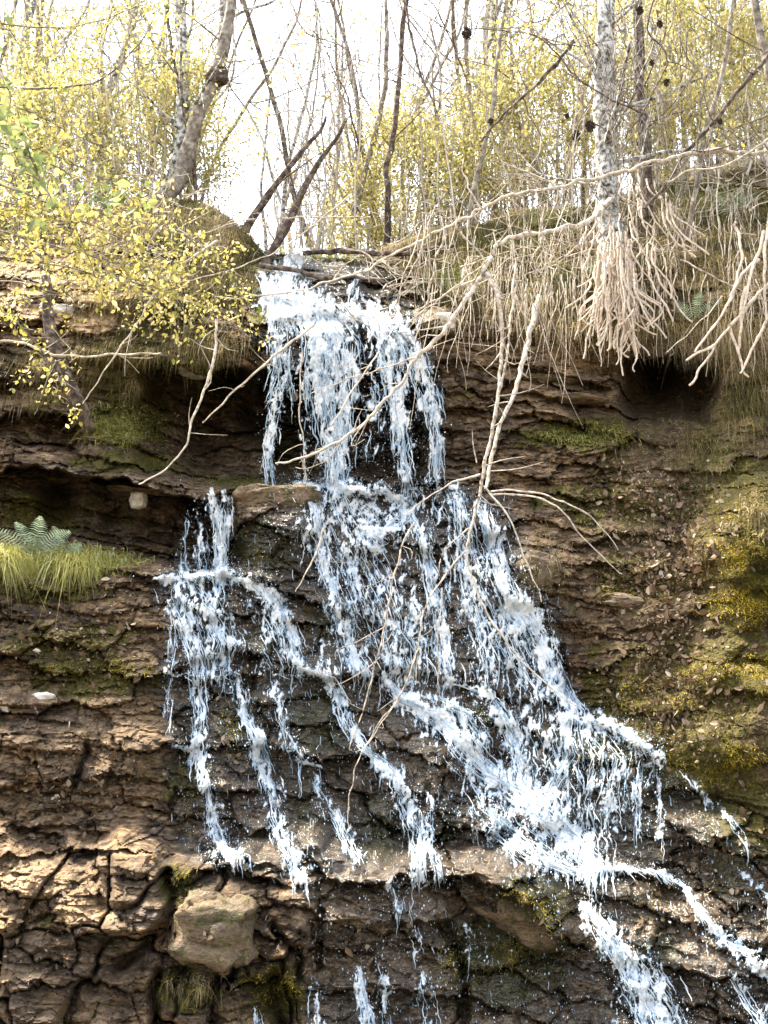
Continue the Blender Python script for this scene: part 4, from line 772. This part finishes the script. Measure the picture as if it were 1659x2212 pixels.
def make_tree(name, loc, H, r, bark, leafmat=None, nleaf=0, leaf=.045, lean=(0, 0), maxlev=3, curl=.2, nb=(3, 5), path=None, scat=.12, spread=.8):
    o = empty(name, loc); tb = MB(); cb = MB(); ends = []; base = np.array(o.location)
    if path is None:
        d = np.array([lean[0], lean[1], 1.0]); d /= np.linalg.norm(d); grow(tb, cb, base - d * .15, d, H, r, 0, maxlev, curl, .12, nb=nb, ends=ends, spread=spread)
    else:
        pts, r0, r1, knots = path; W = np.stack([P(*x) for x in pts]); n = max(12, int(np.linalg.norm(np.diff(W, axis=0), axis=1).sum() / .08)); q = smooth_path(W, n, .006)
        rr = np.linspace(r0, r1, n) * (1 + (noise(np.arange(n) / 2.5, np.zeros(n), rng.integers(99)) - .5) * .22); tube(tb, q, rr, 14, .5, .55)
        for k in range(nb[1] * 3):
            i = rng.integers(int(n * .25), n - 1); dr = q[i + 1] - q[i]; dr /= np.linalg.norm(dr); b = rng.normal(0, 1, 3); b -= dr * (b @ dr); b /= np.linalg.norm(b)
            grow(tb, cb, q[i], (dr * .4 + b) / np.linalg.norm(dr * .4 + b), rng.uniform(.5, 1.4), rr[i] * rng.uniform(.14, .3), 1, maxlev, curl, .1, nb=nb, ends=ends, spread=spread)
    tb.build('trunk', M[bark], o, True)
    if cb.n: cr = cb.build('crown', M[bark], o, True)
    if nleaf and ends:
        E = np.concatenate(ends); nc_ = max(3, nleaf // 9); i = rng.integers(0, len(E), nc_)[rng.integers(0, nc_, nleaf)]; lb = MB(); leaves(lb, E[i] + rng.normal(0, scat * .75, (nleaf, 3)), rng.uniform(.6, 1.3, nleaf) * leaf, np.clip(rng.normal(.55, .25, nleaf), 0, 1), .6)
        lb.build('foliage', M[leafmat], o)
    return o
def copy_tree(o, loc, rz, s):
    c = o.copy(); COL.objects.link(c); c.location = [float(q) for q in loc]; c.rotation_euler = (0, 0, rz); c.scale = (s, s, s)
    for ch in list(o.children):
        k = ch.copy(); COL.objects.link(k); k.parent = c
    return c
ORD = ['first', 'second', 'third', 'fourth', 'fifth', 'sixth', 'seventh', 'eighth', 'ninth', 'tenth', 'eleventh', 'twelfth', 'thirteenth', 'fourteenth', 'fifteenth', 'sixteenth', 'seventeenth', 'eighteenth', 'nineteenth', 'twentieth', 'twenty-first', 'twenty-second', 'twenty-third', 'twenty-fourth']
def u_of(x, y): return 829.5 + FP * x / (y * math.cos(TH) + 5.5 * math.sin(TH))
_BT = (5, 7)
KINDS = [('birch_tree', 'bark_pale', 'leaf', 300, .05, 'pale-barked slim tree with sparse yellow leaves', 7.5, .062, (3, 5)),
         ('bare_tree', 'bark_mid', None, 0, .04, 'bare grey-brown slim tree', 7.0, .034, (6, 8)),
         ('sapling', 'bark_mid', 'leaf', 1100, .042, 'bushy yellow-green leafed sapling', 2.7, .028, (4, 6)),
         ('autumn_tree', 'bark_pale', 'leaf_orange', 600, .05, 'slim tree with russet and gold leaves', 6.0, .05, (3, 5)),
                  ('leafy_tree', 'bark_mid', 'leaf_green', 900, .05, 'taller tree thick with fresh green leaves', 6.0, .035, (4, 6)),
         ('shrub', 'bark_mid', 'leaf', 2600, .036, 'low dense yellow-green shrub along the bank top', 1.8, .014, (5, 7))]
SP = {0: [(235,13.2),(150,14.5),(60,13.5),(330,15),(10,16),(1185,13.5),(1120,15.5),(1560,14),(1230,17),(300,18),(1000,18),(1380,18)],
      1: [(100,13),(200,15),(290,13.6),(350,17),(420,14.5),(690,15),(740,14),(790,16.5),(840,13.5),(900,15),(960,13.6),(1020,14.6),(1080,13.2),(1150,16),(1260,13.8),(1340,15),(1410,13.5),(1460,14.5),(1520,12.8),(1600,15.5),(620,19),(870,20)],
      2: [(20,12.6),(120,12.8),(260,12.8),(340,13.2),(170,14),(420,12.9),(760,13.4),(830,14.2),(900,13.2),(980,13.0),(1060,14),(1130,13),(1210,14.4),(1290,13.0),(1370,13.8),(1450,13.0),(1540,13.5),(1630,12.6),(700,16),(960,16.5),(1080,17),(1500,17)],
      3: [(560,22),(610,17),(650,18),(1700,16),(720,19),(60,18)],
      5: [(-20,12.2),(60,12.0),(150,12.3),(240,12.1),(320,12.4),(400,12.3),(455,12.6),(790,13),(850,12.8),(920,12.7),(990,12.6),(1060,12.5),(1130,12.4),(1200,12.4),(1270,12.3),(1340,12.2),(1410,12.1),(1480,12),(1550,12),(1620,11.9),(1690,11.8)],
      4: [(0,14.5),(90,16),(180,17.5),(880,18),(-120,14)]}
for k, lst in SP.items():
    nm, bark, lm, nl, ls, desc, H, r, nbr = KINDS[k]; lst = sorted(lst); protos = []
    for i, (u, y) in enumerate(lst):
        x = (u - 829.5) / FP * (y * math.cos(TH) + 5.5 * math.sin(TH)); z = float(ground_z(x, y)); s = rng.uniform(.85, 1.25)
        if len(protos) < 3:
            o = make_tree(nm, (x, y, z), H * rng.uniform(.9, 1.15), r, bark, lm, nl, ls, (rng.normal(0, .06), rng.normal(0, .06)), 3, .42, nbr); protos.append(o)
        else: o = copy_tree(protos[i % 3], (x, y, z), rng.uniform(0, 6.28), s)
        tag(o, f'{desc}, {ORD[i]} such from the left', 'tree', 'trees in the wood above the falls')
# the trees close to the lip
t = make_tree('forked_tree', P(385,470,12.0), 0, 0, 'bark_pale', 'leaf', 260, .05, path=([(330,470,12.0),(370,400,12.0),(392,330,12.0),(396,220,12.0),(392,100,12.1),(385,-60,12.2)], .085, .062, 0), nb=(3, 4), maxlev=3)
tag(t, 'stout pale mottled trunk on the left bank beside the burled one', 'tree')
t = make_tree('burled_tree', P(392,480,11.8), 0, 0, 'bark_mid', None, 0, path=([(300,455,11.8),(350,430,11.8),(392,380,11.8),(412,300,11.8),(432,235,11.8),(466,170,11.8),(482,110,11.8),(496,40,11.8),(505,-60,11.8)], .085, .045, 0), nb=(1, 1), maxlev=2)
b = MB(); drops(b, P(470,162,11.76)[None], .09); bo = stone(600,700,.21,.2,.2,'bark_dark','x',sink=0,strat=0,name='burl'); cc = P(472,163,11.78)
me = bo.data; co = np.empty(len(me.vertices) * 3, np.float32); me.vertices.foreach_get('co', co); co = co.reshape(-1, 3); co += cc - co.mean(0) - np.array(t.location); me.vertices.foreach_set('co', co.ravel()); me.update(); bo.parent = t
for kk in ('label', 'category'): del bo[kk]
tag(t, 'curving trunk with a round dark burl, leaning right at the upper left', 'tree')
for pts, r0, r1, nm, bark, lab, nb_ in [
 ([(572,572,11.3),(590,540,11.3),(625,480,11.3),(650,420,11.3),(690,350,11.3),(728,300,11.3),(745,262,11.3)], .050, .014, 'leaning_tree', 'bark_dark', 'dark leaning trunk rooted at the lip, the right one of the leaning pair', 1),
 ([(530,500,11.6),(560,450,11.6),(600,390,11.6),(650,330,11.6),(690,285,11.6),(706,250,11.6)], .042, .012, 'leaning_stump', 'bark_dark', 'dark snapped trunk leaning parallel to the left of the rooted one', 1),
 ([(832,590,12.3),(838,420,12.0),(834,370,12.0),(850,290,12.0),(862,180,12.0),(870,60,12),(880,-40,12)], .036, .022, 'dark_stemmed_tree', 'bark_dark', 'thin dark upright trunk above the right end of the lip', 2),
 ([(190,925,9.95),(165,860,9.75),(135,800,9.7),(112,730,9.7),(105,660,9.75),(95,560,9.8),(85,470,9.9)], .055, .035, 'bank_tree', 'bark_dark', 'dark mossy trunk rooted in the left rock face', 1),
 ([(425,450,11.9),(418,350,11.9),(400,250,11.9),(375,130,11.9),(362,40,11.9),(358,-40,11.9)], .022, .014, 'slender_tree', 'bark_dark', 'slender dark stem standing against the stout pale trunk', 1),
 ([(760,470,12.8),(800,330,12.8),(830,200,12.8),(835,80,12.8),(830,-40,12.8)], .035, .02, 'slim_tree', 'bark_mid', 'slim grey trunk in the middle behind the leaning pair', 4),
 ([(1480,520,10.9),(1500,420,10.9),(1520,300,10.9),(1560,160,10.9),(1580,20,10.9),(1590,-40,10.9)], .028, .018, 'twiggy_tree', 'bark_mid', 'twiggy grey tree on the right bank in front of the wood', 5),
 ([(1010,480,11.6),(1030,380,11.6),(1060,260,11.6),(1075,120,11.6),(1100,-40,11.6)], .026, .016, 'lichened_tree', 'bark_mid', 'lichened twiggy tree right of the picture centre', 5),
 ([(1400,470,10.8),(1395,350,10.8),(1385,240,10.8),(1380,120,10.8),(1376,-40,10.8)], .050, .042, 'dark_barked_tree', 'bark_dark', 'darker second trunk just right of the large root-hung one', 3)]:
    t = make_tree(nm, P(*pts[0]), 0, 0, bark, path=(pts, r0, r1, 0), nb=(nb_, nb_), maxlev=3); tag(t, lab, 'tree')
t = make_tree('root_hung_tree', P(1320,560,10.35), 0, 0, 'bark_pale', path=([(1332,600,10.3),(1325,520,10.35),(1312,420,10.4),(1308,300,10.4),(1305,180,10.4),(1308,60,10.4),(1312,-60,10.4)], .115, .082, 0), nb=(4, 5), maxlev=3)
tag(t, 'large mottled pale trunk at right with a mass of bleached hanging roots', 'tree')
for k in range(58):
    big_ = k < 30; u0 = rng.normal(1322, 26) if big_ else rng.normal(1360, 42); y = rng.uniform(9.7, 10.0)
    v0 = rng.uniform(500, 610) if big_ else rng.uniform(350, 540); v1 = rng.uniform(650, 820) if big_ else v0 + rng.uniform(60, 170); sp = (u0 - 1325) * .8 + rng.normal(0, 22) * (1 if big_ else .4)
    hk = rng.normal(0, 16)
    pts = [(u0, v0, y + .12), (u0 + sp * .1, v0 * .6 + v1 * .4, y), (u0 + sp * .5 + rng.normal(0, 6), v0 * .25 + v1 * .75, y - .04), (u0 + sp * .8 + hk, v1, y - .04)]
    m1, m2 = pts[2], pts[1]
    sb = [([m1, (m1[0] + rng.normal(0, 14), m1[1] + rng.uniform(15, 45), y)], .006, .004)] + ([([m2, (m2[0] + rng.normal(0, 30), m2[1] + rng.uniform(20, 50), y - .03), (m2[0] + rng.normal(0, 45), m2[1] + rng.uniform(60, 110), y)], .009, .006)] if big_ and k % 2 else [])
    branch(pts, rng.uniform(.007, .014) if big_ else rng.uniform(.005, .010), rng.uniform(.005, .008), 'root', wob=.009, name='root', parent=t, knots=.5, sub=sb, part='rootlet')
dt = MB()
for k in range(230):
    u0 = rng.normal(1370, 130); v0 = rng.uniform(-40, 420); L = rng.uniform(60, 260); m = 9; sgn = rng.normal(0, .35)
    tube(dt, smooth_path(P(u0 + np.cumsum(rng.normal(sgn * L / m, 6, m)), v0 + np.linspace(0, L, m), rng.uniform(9.5, 10.3) + np.cumsum(rng.normal(0, .03, m))), 16, .006), np.linspace(rng.uniform(.003, .007), .0015, 16), 4, rng.uniform(0, 1))
dt.build('drooping_twigs', M['bark_mid'], t)
# roots reach world coordinates through their parent
t2 = make_tree('edge_tree', P(1680,520,9.8), 0, 0, 'bark_mid', path=([(1680,560,9.8),(1690,400,9.8),(1670,200,9.8),(1640,60,9.8),(1620,-60,9.8)], .05, .03, 0), nb=(4, 5), maxlev=3)
tag(t2, 'grey tree at the right edge with pale roots drooping from its base', 'tree')
for pts in [[(1670,600,9.4),(1600,680,9.3),(1550,740,9.3),(1490,832,9.3)],[(1640,560,9.4),(1600,600,9.3),(1560,680,9.3),(1500,760,9.3)],[(1650,500,9.4),(1620,600,9.3),(1600,700,9.3)],[(1680,640,9.3),(1640,720,9.3),(1600,810,9.3)],[(1610,620,9.3),(1600,690,9.3),(1594,760,9.3)],
            [(1575,700,9.3),(1600,780,9.3),(1612,815,9.3)],[(1545,745,9.3),(1510,760,9.3),(1480,780,9.3)],[(1660,480,9.4),(1650,580,9.3),(1655,700,9.3)],[(1590,480,9.5),(1600,560,9.4),(1580,640,9.3)]]:
    branch(pts, .014, .008, 'root', wob=.008, name='root', parent=t2, knots=.4)
# hanging stalks on the right bank
mb = MB()
for _ in range(330):
    u0 = rng.uniform(1060, 1680); v0 = rng.uniform(float(vtop(u0)) + 5, 640); L = rng.uniform(50, 190); y = float(depth(np.array([u0]), np.array([v0]))[0]) - rng.uniform(.1, .5)
    tube(mb, smooth_path(P(u0 + np.cumsum(rng.normal(0, 5, 5)), v0 + np.linspace(0, L, 5), y - np.array([0, .05, .08, .08, .06])), 9, .006), np.linspace(.005, .002, 9), 4, rng.uniform(0, 1))
for _ in range(70):
    u0 = rng.uniform(880, 1260); v0 = rng.uniform(430, 620); L = rng.uniform(120, 330); y = rng.uniform(9.0, 9.9); w = rng.normal(0, .4)
    tube(mb, smooth_path(P(u0 + np.linspace(0, w * L * .5, 6) + np.cumsum(rng.normal(0, 5, 6)), v0 + np.linspace(0, L, 6), y + np.cumsum(rng.normal(0, .03, 6))), 14, .008), np.linspace(rng.uniform(.003, .006), .0015, 14), 4, rng.uniform(0, 1))
tag(mb.build('hanging_stalks', M['deadwood'], None, True), 'pale dead stalks hanging down the right bank', kind='stuff')
# ------------------------------------------------------------------ leafy sprays close by on the left
def spray(pts, n, size, sc_, mat, label, r=.008, ntw=16):
    W = np.stack([P(*x) for x in pts]); o = empty('leafy_branch', W[0]); q = smooth_path(W, 40, .006); b = MB(); tube(b, q, np.linspace(r, r * .3, 40), 6, .3); ends = [q]
    for _ in range(ntw):
        i = rng.integers(4, 39); d = rng.normal(0, 1, 3); d[2] -= .3; d /= np.linalg.norm(d); tw = smooth_path(np.stack([q[i], q[i] + d * sc_ * .8, q[i] + d * sc_ * 1.7 + [0, 0, -sc_ * .4]]), 8, .004); tube(b, tw, np.linspace(.004, .0015, 8), 4, .3); ends += [tw, tw]
    b.build('stem', M['bark_mid'], o, True); E = np.concatenate(ends); nc_ = max(4, n // 8); i = rng.integers(0, len(E), nc_)[rng.integers(0, nc_, n)]; lb = MB()
    leaves(lb, E[i] + rng.normal(0, sc_ * .22, (n, 3)), rng.uniform(.6, 1.3, n) * size, np.clip(rng.normal(.6, .25, n), 0, 1), .5); lb.build('foliage', M[mat], o); tag(o, label, 'branch', 'leafy branches over the left bank')
spray([(-120,-40,7.6),(-40,90,7.4),(30,220,7.2),(60,330,7.2),(110,430,7.2)], 150, 0.075, .22, 'leaf_green', 'green-leaved branch hanging down the upper left edge')
spray([(-120,260,7.6),(40,330,7.4),(140,370,7.3),(210,440,7.3)], 170, 0.070, .2, 'leaf_green', 'broad-leaved green branch tip above the yellow leaves')
spray([(-100,420,8.2),(80,450,8.2),(230,500,8.2),(360,560,8.2),(500,590,8.3)], 988, 0.040, .26, 'leaf_near', 'longest yellow-leaved branch stretching right over the left bank')
spray([(-100,560,8.4),(60,560,8.4),(200,590,8.4),(330,620,8.4),(470,640,8.4)], 798, 0.035, .20, 'leaf_near', 'lower yellow-leaved branch with dark stem over the pale slab')
spray([(-60,380,8.0),(60,420,8.0),(150,470,8.0),(190,560,8.0),(230,660,8.0)], 570, 0.038, .22, 'leaf_near', 'drooping yellow-green branch near the left edge')
spray([(200,450,8.6),(340,490,8.6),(450,540,8.6),(540,660,8.7)], 608, 0.032, .2, 'leaf_near', 'yellow-green twiggy branch ending at the left end of the lip')
spray([(-80,700,8.6),(40,650,8.6),(160,630,8.6)], 209, 0.034, .16, 'leaf_near', 'small yellow spray at the left edge below the others')
spray([(-60,40,9.5),(120,60,9.5),(280,20,9.5),(360,-60,9.5)], 798, 0.038, .3, 'leaf_near', 'yellow-leaved branch across the top left corner')
spray([(-60,180,9.0),(100,190,9.0),(220,170,9.0),(310,80,9.0),(350,-20,9)], 494, 0.038, .3, 'leaf_near', 'dark-stemmed branch arching under the top left corner', .012)
spray([(-80,480,8.9),(80,520,8.9),(220,560,8.9),(330,590,8.9),(420,700,8.9)], 700, .042, .24, 'leaf_near', 'long olive and yellow branch trailing down toward the curved bare branch')
spray([(-60,300,9.2),(100,330,9.2),(240,400,9.2),(330,470,9.2)], 600, .042, .26, 'leaf_near', 'yellow-olive branch just under the forked grey trunks')
spray([(-60,620,8.7),(40,700,8.7),(110,790,8.7),(130,860,8.8)], 260, .04, .18, 'leaf_near', 'sparse olive branch hanging past the dark left trunk')
spray([(-40,200,9.3),(60,240,9.3),(180,300,9.3),(280,330,9.3)], 420, .045, .28, 'leaf_near', 'loose olive spray at the left, level with the burl')
spray([(300,640,9.4),(400,650,9.4),(480,680,9.4),(540,730,9.4)], 260, .036, .16, 'leaf_near', 'small leafy twig spray over the shelf left of the fall')
spray([(1659,250,9.9),(1580,280,9.9),(1500,330,9.9)], 120, .036, .2, 'leaf_near', 'few-leaved spray at the upper right edge')
spray([(1300,-60,9.6),(1180,40,9.6),(1060,60,9.6),(980,20,9.6)], 494, 0.030, .3, 'leaf_near', 'yellowish leafy branch at the top right of centre')
for ob in list(COL.objects):
    pass
#END2
# ------------------------------------------------------------------ light
w = bpy.data.worlds.new('World'); sc.world = w; w.use_nodes = True; nt = w.node_tree
sky = nt.nodes.new('ShaderNodeTexSky'); sky.sky_type = 'NISHITA'; sky.sun_disc = False
SD = Vector((-.40, .31, .86)).normalized()
sky.sun_elevation = math.asin(SD.z); sky.sun_rotation = math.atan2(SD.x, SD.y)
sky.air_density = 1.2; sky.dust_density = 3.0; sky.altitude = 300
hs = nt.nodes.new('ShaderNodeHueSaturation'); hs.inputs['Saturation'].default_value = .45; nt.links.new(sky.outputs[0], hs.inputs['Color'])
nt.links.new(hs.outputs[0], nt.nodes['Background'].inputs[0]); nt.nodes['Background'].inputs[1].default_value = .12
sl = bpy.data.lights.new('sun', 'SUN'); sl.energy = 3.9; sl.angle = math.radians(12); sl.color = (1, .90, .72)
so = bpy.data.objects.new('sun', sl); COL.objects.link(so); so.location = (0, 0, 30); so.rotation_euler = (-SD).to_track_quat('-Z', 'Y').to_euler()
vs = sc.view_settings; vs.view_transform = 'Standard'; vs.look = 'None'; vs.exposure = 2.85; vs.gamma = 1
